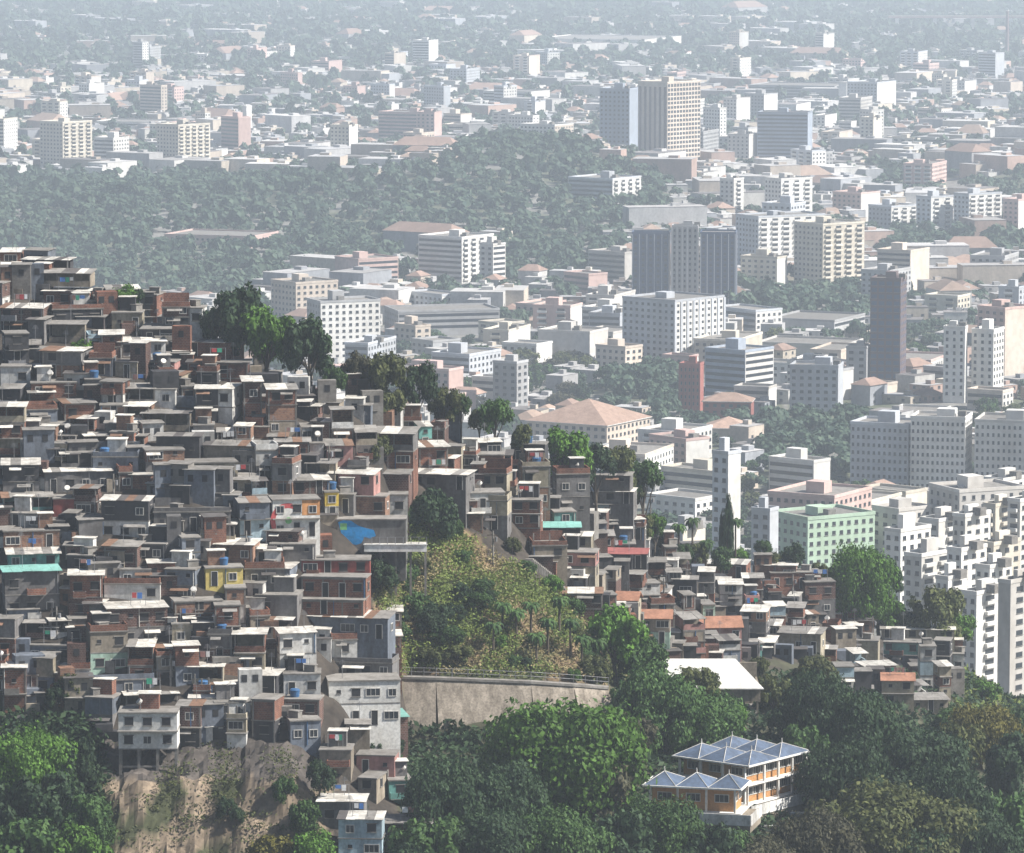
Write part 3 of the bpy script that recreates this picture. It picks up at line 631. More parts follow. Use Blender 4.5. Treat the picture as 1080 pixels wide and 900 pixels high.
for mi_, mn in enumerate(LEAFM):
    for v in range(2):
        PB[(mn, v, 'big')] = crown_proto('crown', ['leaf_' + mn], lobes=34, leaves=21000, leaf=.26, size=10, seed=10 + mi_ * 3 + v)
        PB[(mn, v, 'small')] = crown_proto('crown', ['leaf_' + mn], lobes=13, leaves=5200, leaf=.34, size=6, flat=.8, seed=50 + mi_ * 3 + v)
        PB[(mn, v, 'airy')] = crown_proto('crown', ['leaf_' + mn], lobes=9, leaves=1500, leaf=.45, size=6, flat=.85, spread=.9, airy=.6, seed=90 + mi_ * 3 + v)
TRK = trunk_mesh(10, 6, seed=4); TRKS = trunk_mesh(6, 4, seed=5)
def hill_tree(px, pt, pb, wpx, kind='dark', look='tree', size='auto', name='tree', Y=None, label=None, cat='tree', group='trees on the hillside', dz=0):
    Y = Y or hit(px, pb); P = at(px, pb, Y); s = F / (Y * 1.015); z = gz(P.x, Y)
    top = at(px, pt, Y).z; hgt = max(2.0, top - z); wid = wpx / s
    if size == 'auto': size = 'big' if wid > 13 else 'small'
    crown_h = min(hgt * .97, wid * 1.0); th_ = hgt - crown_h
    o = thing(name, (P.x, Y, z), rnd.uniform(0, 6.28)); v = rnd.randint(0, 1)
    base = 10.0 if size == 'big' else 6.0; fl_ = {'big': .62, 'small': .8, 'airy': .85}[size]
    me = PB[(kind, v, size)]
    prh = base * fl_ * 1.3 * 1.05 + base * .1
    c = put('crown', me, o, (0, 0, th_), 0, (wid / 2 / base * 1.05, wid / 2 / base * 1.05, crown_h / prh))
    t_ = put('trunk', TRK if size == 'big' else TRKS, o, (0, 0, 0), 0, (wid / 2 / base,) * 2 + ((th_ + crown_h * .35) / (6 + 3 if size == 'big' else 4 + 1.8),))
    nm = {'dark': 'dark green', 'green': 'bright green', 'mid': 'mid green', 'olive': 'olive green', 'yellow': 'yellowish', 'brown': 'brownish'}[kind]
    sz = 'huge' if wpx > 140 else 'large' if wpx > 80 else 'medium' if wpx > 40 else 'small'
    tag(o, label or namer(f"{sz} {nm} {look}", px, (pt + pb) / 2, LM_F), cat, group)
    return o

# ------------------------------------------------------------------ low city houses and city trees
CC = np.array([(.62,.60,.57), (.46,.45,.44), (.60,.52,.42), (.47,.33,.27), (.34,.35,.37), (.66,.64,.60), (.52,.44,.36)])
CR = np.array([(.50,.48,.46), (.38,.36,.34), (.34,.23,.18), (.22,.20,.19), (.58,.56,.53), (.36,.26,.20), (.45,.44,.43)])
CNW = ['pale', 'grey', 'cream', 'ruddy', 'slate grey', 'white', 'tan']; CNR = ['light grey roof', 'grey roof', 'orange tiled roof', 'dark roof', 'bright white roof', 'brown tiled roof', 'grey flat roof']
WI = [(k, M['citymix']) for k in range(1)]
def house_quads(w, d, h, gable):
    q = []; x0, x1, y0, y1 = -w / 2, w / 2, -d / 2, d / 2
    for a, b_ in (((x0, y0), (x1, y0)), ((x1, y0), (x1, y1)), ((x1, y1), (x0, y1)), ((x0, y1), (x0, y0))):
        q.append(([(a[0], a[1], -2), (b_[0], b_[1], -2), (b_[0], b_[1], h), (a[0], a[1], h)], 0))
    if gable:
        e = .5; r = h + min(w, d) * .28; k = min(w, d) * .3
        if w >= d:
            q += [([(x0 - e, y0 - e, h), (x1 + e, y0 - e, h), (x1 - k, 0, r), (x0 + k, 0, r)], 1), ([(x1 + e, y1 + e, h), (x0 - e, y1 + e, h), (x0 + k, 0, r), (x1 - k, 0, r)], 1),
                  ([(x1 + e, y0 - e, h), (x1 + e, y1 + e, h), (x1 - k, 0, r), (x1 - k, 0, r)], 1), ([(x0 - e, y1 + e, h), (x0 - e, y0 - e, h), (x0 + k, 0, r), (x0 + k, 0, r)], 1)]
        else:
            q += [([(x1 + e, y0 - e, h), (x1 + e, y1 + e, h), (0, y1 - k, r), (0, y0 + k, r)], 1), ([(x0 - e, y1 + e, h), (x0 - e, y0 - e, h), (0, y0 + k, r), (0, y1 - k, r)], 1),
                  ([(x0 - e, y0 - e, h), (x1 + e, y0 - e, h), (0, y0 + k, r), (0, y0 + k, r)], 1), ([(x1 + e, y1 + e, h), (x0 - e, y1 + e, h), (0, y1 - k, r), (0, y1 - k, r)], 1)]
    else:
        q.append(([(x0 - .2, y0 - .2, h), (x1 + .2, y0 - .2, h), (x1 + .2, y1 + .2, h), (x0 - .2, y1 + .2, h)], 1))
        cx, cy = w * .15, d * .1; a_ = min(w, d) * .15                      # small stair box
        for (p, q2) in (((cx - a_, cy - a_), (cx + a_, cy - a_)), ((cx + a_, cy - a_), (cx + a_, cy + a_)), ((cx - a_, cy + a_), (cx - a_, cy - a_))):
            q.append(([(p[0], p[1], h), (q2[0], q2[1], h), (q2[0], q2[1], h + 1.8), (p[0], p[1], h + 1.8)], 0))
        q.append(([(cx - a_, cy - a_, h + 1.8), (cx + a_, cy - a_, h + 1.8), (cx + a_, cy + a_, h + 1.8), (cx - a_, cy + a_, h + 1.8)], 1))
    return q
QV = []; QC = []; TREES = []; HOUSES = []
Y = 1290.0
while Y < 9000:
    st = 13 + (Y - 1300) * .0030; X = -Y * .116
    while X < Y * .116:
        x, y = X + rnd.uniform(-.35, .35) * st, Y + rnd.uniform(-.35, .35) * st
        X += st
        z = city_z(x, y); px, py = proj(x, y, z)
        if py > skyline(px) + 14 or py < -12 or hill_z(x, y) > 4: continue
        wood = is_wood(px, py)
        if in_foot(x, y, 0 if wood else 3): continue
        big = mnoise.noise(Vector((x / 160, y / 260, 1)))
        pt = .37 + .55 * max(0, big) + (.38 if py < 75 else 0) + (.12 if py > 240 else 0)
        if wood or rnd.random() < pt: TREES.append((x, y, z, px, py, wood))
        else: HOUSES.append((x, y, z, px, py))
    Y += st * .95
print('city houses', len(HOUSES), 'trees', len(TREES))
HOUSES.sort(key=lambda h: h[1])
n_ind = 0
for k, (x, y, z, px, py) in enumerate(HOUSES):
    sc_ = 1 + (y - 1300) / 9000
    w, d, h = rnd.uniform(8, 15) * sc_, rnd.uniform(8, 12) * sc_, rnd.choice([3.2, 3.5, 6, 6.4, 6, 9])
    if rnd.random() < .13 and y > 2600: w *= rnd.uniform(1.8, 3.2); d *= 1.7; h = rnd.choice([6, 8, 12, 15])
    g = rnd.random() < (.2 if y < 2900 else .07); ci = rnd.randrange(7); ri = rnd.choice([2, 5, 2]) if g else rnd.choice([0, 1, 3, 4, 6, 0])
    ang = .5 * mnoise.noise(Vector((x / 400, y / 400, 3))) * 3 + (math.pi / 2 if rnd.random() < .3 else 0) - .5
    q = house_quads(w, d, h, g)
    V = np.array([a for a, _ in q], dtype=np.float64); cols_ = np.array([CC[ci] if m_ == 0 else CR[ri] for _, m_ in q]) * rnd.uniform(.66, 1.0)
    ca, sa = math.cos(ang), math.sin(ang)
    if n_ind < 290 and -5 < px < 1085 and py < skyline(px) - 3:
        me = quads_mesh('city_house', V, None, ['citymix'], cols_)
        # the window openings of the near houses
        o = put('city_house', me, None, (x, y, z), ang)
        nm = f"{'two storey ' if h > 5 else 'low '}{CNW[ci]} house with {CNR[ri]}"
        tag(o, namer(nm, px, py, LM_C, (nm + ' and small yard',) if False else ()), 'house', 'small houses on the city plain'); n_ind += 1
        if y < 2700:
            for face in (0, 1):
                L_ = w if face == 0 else d
                for f in range(2 if h > 5 else 1):
                    for c_ in range(2):
                        u = (-.25 + .5 * c_) * L_
                        loc = (u, -d / 2, 1 + f * 3) if face == 0 else (w / 2, u, 1 + f * 3)
                        put('window', win_mesh(1.6, 1.3), o, loc, 0 if face == 0 else math.pi / 2)
    else:
        V2 = V.copy(); V2[..., 0] = V[..., 0] * ca - V[..., 1] * sa + x; V2[..., 1] = V[..., 0] * sa + V[..., 1] * ca + y; V2[..., 2] += z
        QV.append(V2); QC.append(cols_)
o = put('far_suburb_houses', quads_mesh('far_suburb_houses', np.concatenate(QV), None, ['citymix'], np.concatenate(QC)))
tag(o, 'countless small pale houses of the hazy suburbs spreading to the top edge', 'houses', None, 'stuff')

# trees: the nearest ones one by one, the wood and the far ones as one mass
def low_proto(seed, n_=70, leaf=1.1):
    rg = np.random.default_rng(seed); cen = rg.normal(size=(6, 3)) * np.array([.35, .35, .2]) + np.array([0, 0, .62])
    i = rg.integers(0, 6, n_); d = rg.normal(size=(n_, 3)); d[:, 2] = np.abs(d[:, 2]) * .9; d /= np.linalg.norm(d, axis=1)[:, None]
    P = (cen[i] + d * rg.uniform(.3, .48, n_)[:, None]) * 5; nrm = d * .8 + rg.normal(size=(n_, 3)) * .35 + np.array([0, 0, .3]); nrm /= np.linalg.norm(nrm, axis=1)[:, None]
    t1 = np.cross(nrm, rg.normal(size=(n_, 3))); t1 /= np.linalg.norm(t1, axis=1)[:, None]; t2 = np.cross(nrm, t1); L_ = leaf * rg.uniform(.7, 1.5, n_)[:, None]
    return np.stack([P - t1 * L_ - t2 * L_ * .5, P + t1 * L_ * .9 - t2 * L_ * .7, P + t1 * L_ + t2 * L_ * .6, P - t1 * L_ * .8 + t2 * L_], axis=1)
LPN = [low_proto(s_ + 50, 330, .55) for s_ in range(6)]; LP = [low_proto(s_, 130, .95) for s_ in range(6)]; LPF = [low_proto(s_ + 20, 46, 1.6) for s_ in range(6)]
MEDM = ['leaf_mid', 'leaf_far', 'leaf_dark', 'leaf_olive', 'leaf_brown']
CTM = {}
CTN = {'leaf_mid': 'green', 'leaf_far': 'bluish green', 'leaf_dark': 'dark green', 'leaf_olive': 'olive', 'leaf_brown': 'brownish'}
for mn in MEDM:
    for v in range(2): CTM[(mn, v)] = crown_proto('crown', [mn], lobes=9, leaves=1000, leaf=.5, size=5, flat=.8, seed=200 + v)
tk = MB(); tk.bar((0, 0, -1), (0, 0, 4), .4, .25, 'bark', 6); TKM = tk.mesh('trunk')
TREES.sort(key=lambda t: t[1]); TV = []; n_t = 0
for (x, y, z, px, py, wood) in TREES:
    k = rnd.uniform(.75, 1.45) * (1 if not wood else 1.15)
    if not wood and n_t < 260 and py < skyline(px) + 4 and -5 < px < 1085:
        mn = rnd.choice(['leaf_mid', 'leaf_mid', 'leaf_far', 'leaf_far', 'leaf_dark', 'leaf_olive', 'leaf_brown'])
        o = thing('city_tree', (x, y, z), rnd.uniform(0, 6.28)); put('crown', CTM[(mn, rnd.randint(0, 1))], o, (0, 0, 1.2), 0, (k, k, k * rnd.uniform(.8, 1.2))); put('trunk', TKM, o, (0, 0, 0), 0, (k, k, k))
        tag(o, namer(f"{'broad' if k > 1.2 else 'small' if k < .95 else 'round'} {CTN[mn]} tree", px, py, LM_C), 'tree', 'trees between the city buildings'); n_t += 1
        continue
    P0 = (LPN if y < 2500 else LP if y < 3600 else LPF)[rnd.randrange(6)]; a = rnd.uniform(0, 6.28); ca, sa = math.cos(a), math.sin(a)
    if y > 3600: k *= 1.0 + (y - 3600) / 6000
    V2 = np.empty_like(P0); V2[..., 0] = (P0[..., 0] * ca - P0[..., 1] * sa) * k + x; V2[..., 1] = (P0[..., 0] * sa + P0[..., 1] * ca) * k + y; V2[..., 2] = P0[..., 2] * k * rnd.uniform(.8, 1.4) + z
    TV.append(V2)
    if wood:
        for _ in range(1 if y < 3400 else 0):
            a = rnd.uniform(0, 6.28); P0 = (LPN if y < 2500 else LP)[rnd.randrange(6)]; ca, sa = math.cos(a), math.sin(a); k2 = rnd.uniform(.6, 1.1)
            dx, dy = rnd.uniform(-8, 8), rnd.uniform(-8, 8); zz = city_z(x + dx, y + dy)
            V2 = np.empty_like(P0); V2[..., 0] = (P0[..., 0] * ca - P0[..., 1] * sa) * k2 + x + dx; V2[..., 1] = (P0[..., 0] * sa + P0[..., 1] * ca) * k2 + y + dy; V2[..., 2] = P0[..., 2] * k2 + zz
            TV.append(V2)
V = np.concatenate(TV); print('wood quads', len(V))
o = put('woodland', quads_mesh('woodland', V, None, ['leaf_far'])); tag(o, 'hazy blue green woodland and street trees covering the city plain', 'woodland', None, 'stuff')
HAZE = 1.15e-4
# ------------------------------------------------------------------ hillside houses
LM_F += [('white house on stilts', 156, 770), ('white three storey block', 385, 735), ('yellow house', 234, 607), ('blue mural wall', 376, 562), ('curved red mural', 305, 548),
  ('gold house tower', 347, 535), ('painted red brick stack', 355, 610), ('white terrace wall', 420, 578), ('teal banded house', 32, 600), ('white roofed box house', 132, 545),
  ('dark porch house', 92, 280), ('brick row house', 70, 315), ('white corner house', 15, 396), ('round dark tree', 455, 540), ('tall white four window house', 240, 430),
  ('teal two window house', 594, 546), ('dark red metal roof', 655, 577), ('big bare slab house', 558, 479), ('mint green house', 746, 645), ('blue fronted house', 958, 690),
  ('long white roof', 970, 668), ('white roofed hall', 753, 728), ('blue roofed school', 780, 800), ('stone retaining wall', 510, 740), ('bare cliff', 220, 850),
  ('twin trees on the crest', 282, 345), ('cream roofed house', 52, 476), ('long cream roof house', 218, 497), ('lone teal house', 425, 830), ('white house at the bottom', 382, 880), ('red brick edge house', 13, 730)]
HW = 0
FAV = []; OCC = []
WNAME = {'brick': 'red brick', 'darkbrick': 'dark brick', 'tanbrick': 'orange brick', 'grey': 'grey', 'dark': 'dark grey', 'bluegrey': 'blue grey', 'white': 'white', 'cream': 'cream', 'yellow': 'yellow', 'teal': 'teal',
         'mint': 'mint green', 'pink': 'pink', 'red': 'painted red', 'orange': 'orange', 'lightblue': 'pale blue', 'beige': 'beige', 'gold': 'gold'}
WNAME['whitepaint'] = 'white'
RNAME = {'slab': 'flat slab roof', 'white': 'white sheet roof', 'greysheet': 'grey sheet roof', 'terrace': 'railed roof terrace', 'porch': 'open roofed terrace', 'gporch': 'grey roofed open terrace', 'tile': 'tiled gable roof', 'red': 'dark red roof', 'teal': 'teal roof', 'bare': 'unfinished open top'}
WIN_V = {}
def fwin(kind):
    if kind not in WIN_V:
        b = MB()
        if kind == 'a':      # framed two leaf window
            b.box(-.5, .5, -.04, .02, 0, .95, 'glass')
            for q in ((-.6, .6, -.1, 0), (-.6, .6, .95, 1.05)): b.box(q[0], q[1], -.09, .02, q[2], q[3], 'frame')
            for q in ((-.6, -.5), (.5, .6), (-.03, .03)): b.box(q[0], q[1], -.08, .02, .001, .949, 'frame')
        elif kind == 'b':    # bare hole with lintel and sill
            b.box(-.6, .6, -.03, .02, 0, 1.1, 'hole'); b.box(-.75, .75, -.1, .02, 1.1, 1.22, 'concrete'); b.box(-.7, .7, -.12, .02, -.1, 0, 'concrete')
        elif kind == 'c':    # wide window
            b.box(-.95, .95, -.04, .02, 0, 1.0, 'glass')
            for q in ((-1.05, 1.05, -.1, 0), (-1.05, 1.05, 1.0, 1.1)): b.box(q[0], q[1], -.09, .02, q[2], q[3], 'frame')
            for q in ((-1.05, -.95), (.95, 1.05), (-.35, -.3), (.3, .35)): b.box(q[0], q[1], -.08, .02, .001, .999, 'frame')
        elif kind == 'd':    # door
            b.box(-.42, .42, -.04, .02, 0, 2.05, 'hole'); b.box(-.5, -.42, -.08, .02, 0, 2.1, 'frame'); b.box(.42, .5, -.08, .02, 0, 2.1, 'frame'); b.box(-.419, .419, -.08, .02, 2.05, 2.13, 'frame')
        elif kind == 'e':    # small high window
            b.box(-.3, .3, -.03, .02, .4, .9, 'hole'); b.box(-.38, .38, -.08, .02, .3, .4, 'concrete')
        WIN_V[kind] = b.mesh('door' if kind == 'd' else 'window')
    return WIN_V[kind]
def tank_mesh(cache=[]):
    if not cache:
        b = MB(); b.cyl(0, 0, 0, .95, .62, .72, 'bluetank', 14); b.cyl(0, 0, .952, 1.12, .76, .55, 'bluetank', 14); cache.append(b.mesh('water_tank'))
        b = MB(); b.box(-.8, .8, -.5, .5, 0, .9, 'concrete'); b.box(-.9, .9, -.6, .6, .903, 1.0, 'roofgrey'); cache.append(b.mesh('water_tank'))
        b = MB(); b.bar((0, 0, 0), (0, 0, 1.2), .05, .04, 'steel'); b.bar((-.0, 0, 1.1), (-.18, -.25, 1.35), .42, .42, 'frame', 12); cache.append(b.mesh('satellite_dish'))
        b = MB(); b.bar((0, 0, 0), (0, 0, 2.6), .04, .03, 'steel')
        for i in range(4): b.box(-.5 + .08 * i, .5 - .08 * i, -.02, .02, 2.0 + .15 * i, 2.04 + .15 * i, 'steel')
        cache.append(b.mesh('antenna'))
    return cache
def fav(x0, x1, yt, yb, wall='grey', roof='slab', rot=None, n=None, label=None, win=None, d=None, look='', extras=True, stilts=False, side=None, right=None, Y=None, fmax=99):
    """one hillside house from the picture box of its front"""
    walls = wall if isinstance(wall, (list, tuple)) else [wall]           # from the top storey down
    xc = (x0 + x1) / 2; yc_ = hit(xc, min(yb, 925)); Y = Y or max(yc_ - 5, min(hit(x_, min(yb, 925)) for x_ in (x0 + 1, xc, x1 - 1))); s = F / (Y * 1.012)
    rz = R(rnd.uniform(-14, 14) if rot is None else rot)
    w = (x1 - x0) / s; d = d or rnd.uniform(3.6, 5.6)
    w = max(2.0, (w - d * abs(math.sin(rz)) * .9) / max(.75, math.cos(rz)))
    P = at(xc, yb, Y); top = at(xc, yt, Y).z; H = max(2.2, top - P.z)
    n = n or len(walls) if len(walls) > 1 else (n or max(1, int(round(H / 2.75)))); hs = H / n
    cx = P.x - d / 2 * math.sin(-rz) * 1.0
    o = thing('hillside_house', (cx + 0, Y, P.z), rz)
    L, Rr = -w / 2, w / 2
    open_top = roof in ('porch', 'gporch')
    found = max(.5, P.z - min(gz(P.x - w / 2, Y), gz(P.x, Y), gz(P.x + w / 2, Y)) + 1.5)
    found = min(found, fmax); z = H
    for k in range(n):
        wm = walls[min(k, len(walls) - 1)]; zb = H - (k + 1) * hs; zt = H - k * hs
        b = MB()
        if k == 0 and open_top:
            b.box(L, Rr, 0, .18, zb + .06, zb + .95, wm)                                     # parapet
            b.box(L, L + .18, .182, d, zb + .06, zb + (.95 if rnd.random() < .5 else hs - .1), wm)
            b.box(Rr - .18, Rr, .182, d, zb + .06, zb + (.95 if rnd.random() < .6 else hs - .1), wm)
            b.box(L + .182, Rr - .182, d * .55, d - .01, zb + .06, zt - .1, walls[min(1, len(walls) - 1)])
            b.build('terrace_wall', o)
            b = MB()
            m_ = max(2, int(w / 2.6) + 1)
            for i in range(m_):
                x = L + .09 + (w - .18) * i / (m_ - 1); b.box(x - .08, x + .08, .01, .17, zb + .953, zt - .1, 'concrete')
            b.build('post', o)
        else:
            b.box(L, Rr, 0, d, zb + .06 if k < n - 1 else (-found if not stilts else zb + .05), zt - .09, wm); b.build('wall', o)
        if k < n - 1 or stilts:
            b = MB(); ov = rnd.choice([.04, .05, .12]); b.box(L - ov, Rr + ov, -ov - rnd.choice([0, 0, .5]), d + .03, zb - .087, zb + .057, 'concrete'); b.build('floor_slab', o)
        if k == 0 and open_top: pass
        elif win != 0:
            nw = win if (win and k < 2) else max(1, int(w / 2.05)); 
            if w < 2.2: nw = 1
            wz = zb + hs * .33
            for i in range(nw):
                if not win and rnd.random() < .2: continue
                x = L + w * (i + .5) / nw + rnd.uniform(-.15, .15)
                kd = rnd.choice('abbbce') if w / nw > 2.3 else rnd.choice('abbbe')
                if k == n - 1 and rnd.random() < .25: kd = 'd'
                p_ = put('door' if kd == 'd' else 'window', fwin(kd), o, (x, 0, zb + .15 if kd == 'd' else wz + rnd.uniform(-.1, .1)))
            if abs(rz) > R(4):                                                               # windows in the visible side wall
                sx, ang = (Rr, math.pi / 2) if rz < 0 else (L, -math.pi / 2)
                for yy in ((d * .3, d * .7) if d > 6 else (d * .5,)):
                    if rnd.random() < .7: put('window', fwin(rnd.choice('abe')), o, (sx, yy, wz), ang)
    if stilts:
        b = MB(); m_ = 4
        for j in (0, 1):
            for i in range(m_):
                x = L + .2 + (w - .4) * i / (m_ - 1); yy = .25 + j * (d * .45)
                b = MB(); b.box(x - .18, x + .18, yy - .18, yy + .18, -stilts, -.09, 'concrete'); b.build('stilt', o)
        b = MB(); b.box(L + .39, Rr - .39, .16, .34, -stilts * .5 - .12, -stilts * .5 + .12, 'concrete'); b.build('tie_beam', o)
    zt_all = H - hs if open_top else H
    if 'brick' in ''.join(walls) and rnd.random() < .75 and not label:
        b = MB(); m_ = max(2, int(w / 2.8) + 1)
        for i in range(m_):
            x = L + .11 + (w - .22) * i / (m_ - 1); b.box(x - .11, x + .11, -.035, .02, -.3, zt_all - .1, 'concrete')
        b.box(L + .221, Rr - .221, -.03, .02, zt_all - .32, zt_all - .11, 'concrete'); b.box(L + .22, Rr - .22, -.033, .02, -.3, -.1, 'concrete'); b.build('concrete_frame', o)
    if not label and w > 3:
        for k in range(n - (1 if open_top else 0)):
            zb = k * hs; q = rnd.random()
            if q < .22:                                                                       # balcony
                x = rnd.uniform(L, max(L + .01, Rr - 3.0)); x2 = min(Rr, x + rnd.uniform(1.8, 3.4)); b = MB(); mt = rnd.choice([walls[0], 'concrete', 'white', 'brick', 'steel'])
                b.box(x, x2, -.95, -.04, zb - .04, zb + .05, 'concrete'); b.box(x, x2, -.95, -.85, zb + .053, zb + .9, mt); b.box(x, x + .1, -.849, -.04, zb + .053, zb + .9, mt); b.box(x2 - .1, x2, -.849, -.04, zb + .053, zb + .9, mt); b.build('balcony', o)
            elif q < .48:                                                                     # tin awning
                x = rnd.uniform(L, max(L + .01, Rr - 2.2)); x2 = min(Rr + .2, x + rnd.uniform(1.4, 3.2)); z1 = zb + hs * .82; b = MB()
                b.hexa([(x, -.9, z1 - .3), (x2, -.9, z1 - .3), (x2, -.04, z1), (x, -.04, z1), (x, -.9, z1 - .24), (x2, -.9, z1 - .24), (x2, -.04, z1 + .06), (x, -.04, z1 + .06)], rnd.choice(['roofwhite', 'roofgrey', 'rust', 'roofdark', 'roofgrey'])); b.build('awning', o)
            if rnd.random() < .3:
                x = rnd.choice([L + .25, Rr - .25, (L + Rr) / 2 + .2]); b = MB(); b.bar((x, -.08, zb), (x, -.08, zb + hs - .15), .06, .06, rnd.choice(['frame', 'steel', 'bluetank']), 5); b.build('drain_pipe', o)
    # roof
    b = MB(); ov = rnd.uniform(.25, .6)
    if roof in ('white', 'greysheet', 'porch', 'gporch', 'red', 'teal'):
        mt = {'white': 'roofwhite', 'porch': 'roofwhite', 'red': 'redsheet', 'teal': 'roofteal'}.get(roof, 'roofgrey'); tilt = rnd.uniform(.0, .45)
        a0, a1 = H - .06, H - .06 + tilt
        y0, y1 = -ov, d + .15; x0_, x1_ = L - ov * .7, Rr + ov * .7
        ns = max(2, int(w / 1.1))
        for i in range(ns):
            xa, xb = x0_ + (x1_ - x0_) * i / ns, x0_ + (x1_ - x0_) * (i + 1) / ns - .02; j = rnd.uniform(-.012, .03); e = rnd.uniform(-.12, .12)
            mq = mt if rnd.random() < .68 or roof in ('red', 'teal') else rnd.choice(['roofgrey', 'roofgrey', 'rust', 'roofwhite', 'roofdark']); e = rnd.uniform(-.25, .2); b.hexa([(xa, y0 + e, a0 + j), (xb, y0 + e, a0 + j), (xb, y1, a1 + j), (xa, y1, a1 + j), (xa, y0 + e, a0 + j + .07), (xb, y0 + e, a0 + j + .07), (xb, y1, a1 + j + .07), (xa, y1, a1 + j + .07)], mq)
        b.build('roof', o)
        if not open_top:
            g_ = MB(); g_.hexa([(L + .01, .3, H - .089), (Rr - .01, .3, H - .089), (Rr - .01, d - .01, H - .089), (L + .01, d - .01, H - .089), (L + .01, .3, H - .07), (Rr - .01, .3, H - .07), (Rr - .01, d - .01, H - .1 + tilt * .95), (L + .01, d - .01, H - .1 + tilt * .95)], walls[0]); g_.build('roof_base', o)
    elif roof == 'tile':
        h = min(1.8, d * .28)
        for sgn in (0, 1):
            ya, yb_ = (-ov, d / 2) if sgn == 0 else (d + ov, d / 2)
            b.hexa([(L - ov, ya, H - .08), (Rr + ov, ya, H - .08), (Rr + ov, yb_, H + h), (L - ov, yb_, H + h), (L - ov, ya, H + .02), (Rr + ov, ya, H + .02), (Rr + ov, yb_, H + h + .1), (L - ov, yb_, H + h + .1)], 'tile')
        b.build('roof', o)
    else:
        b.box(L - .12, Rr + .12, -.18, d + .1, H - .088, H + .09, 'concrete'); b.build('roof', o)
        if roof in ('terrace', 'bare'):
            b = MB(); ph = rnd.uniform(.6, 1.0); pm = walls[0] if rnd.random() < .5 else 'brick'
            b.box(L, Rr, -.05, .1, H + .093, H + ph, pm); b.box(Rr - .15, Rr, .102, d, H + .093, H + ph, pm); b.box(L, L + .15, .102, d, H + .093, H + ph, pm)
            b.box(L + .152, Rr - .152, d - .15, d, H + .093, H + ph * rnd.choice([1, 2.2]), pm)
            b.build('parapet', o)
        if roof == 'bare':
            for x in (L + .2, 0, Rr - .2):
                b = MB(); b.box(x - .1, x + .1, .12, .32, H + ph * .9, H + rnd.uniform(1.3, 2.4), 'concrete'); b.build('column', o)
    tk_ = ''
    if extras and rnd.random() < .72:
        ms = tank_mesh(); c_ = rnd.choice([0, 1, 1, 2, 3]) if not open_top else 3
        zz = H + (.095 if roof in ('slab', 'terrace', 'bare') else .75)
        if roof in ('slab', 'terrace', 'bare'):
            put(['water_tank', 'water_tank', 'satellite_dish', 'antenna'][c_], ms[c_], o, (rnd.uniform(L * .6, Rr * .6), rnd.uniform(1.2, d * .6), zz), rnd.uniform(-1, 1))
            tk_ = [' and blue tank', ' and tank box', ' and dish', ' and aerial'][c_]
            if rnd.random() < .5:                                                             # a stair room on the slab
                b = MB(); q = rnd.uniform(1.8, 3.0); xx = rnd.uniform(L + .3, max(L + .31, Rr - q - .3)); b.box(xx, min(xx + q, Rr - .2), d * .5, d - .2, H + .094, H + 2.2, rnd.choice(['brick', 'grey', 'white', 'tanbrick', 'dark'])); b.box(xx - .2, min(xx + q + .2, Rr), d * .5 - .3, d - .1, H + 2.203, H + 2.3, 'roofwhite'); b.build('stair_room', o)
        else:
            put('antenna', ms[3], o, (rnd.uniform(L * .6, Rr * .6), d * .6, H - .1 + .3), 0); tk_ = ' and aerial'
    wn = WNAME[walls[0]] + ('' if len(walls) == 1 or walls[-1] == walls[0] else ' over ' + WNAME[walls[-1]])
    wpx = x1 - x0; sz = 'wide' if wpx > 52 else 'narrow' if wpx < 27 else ''
    st = {1: 'low', 2: 'two storey', 3: 'three storey'}.get(n, 'tall')
    if not label:
        lk = f"{sz} {st} {wn} house with {RNAME[roof]}".strip(); lk2 = f"{st} {wn} house with {RNAME[roof]}"
        label = namer(lk, xc, (yt + yb) / 2, LM_F, (f"{st} {wn} house", f"{st} {wn} house{tk_.replace(' and', ' with')}"))
    else: used.add(label)
    tag(o, label, 'house', 'houses packed on the hillside')
    OCC.append((x0, x1, yt - 6, yb)); FAV.append((o, xc, (yt + yb) / 2, Y, w, d, H))
    return o
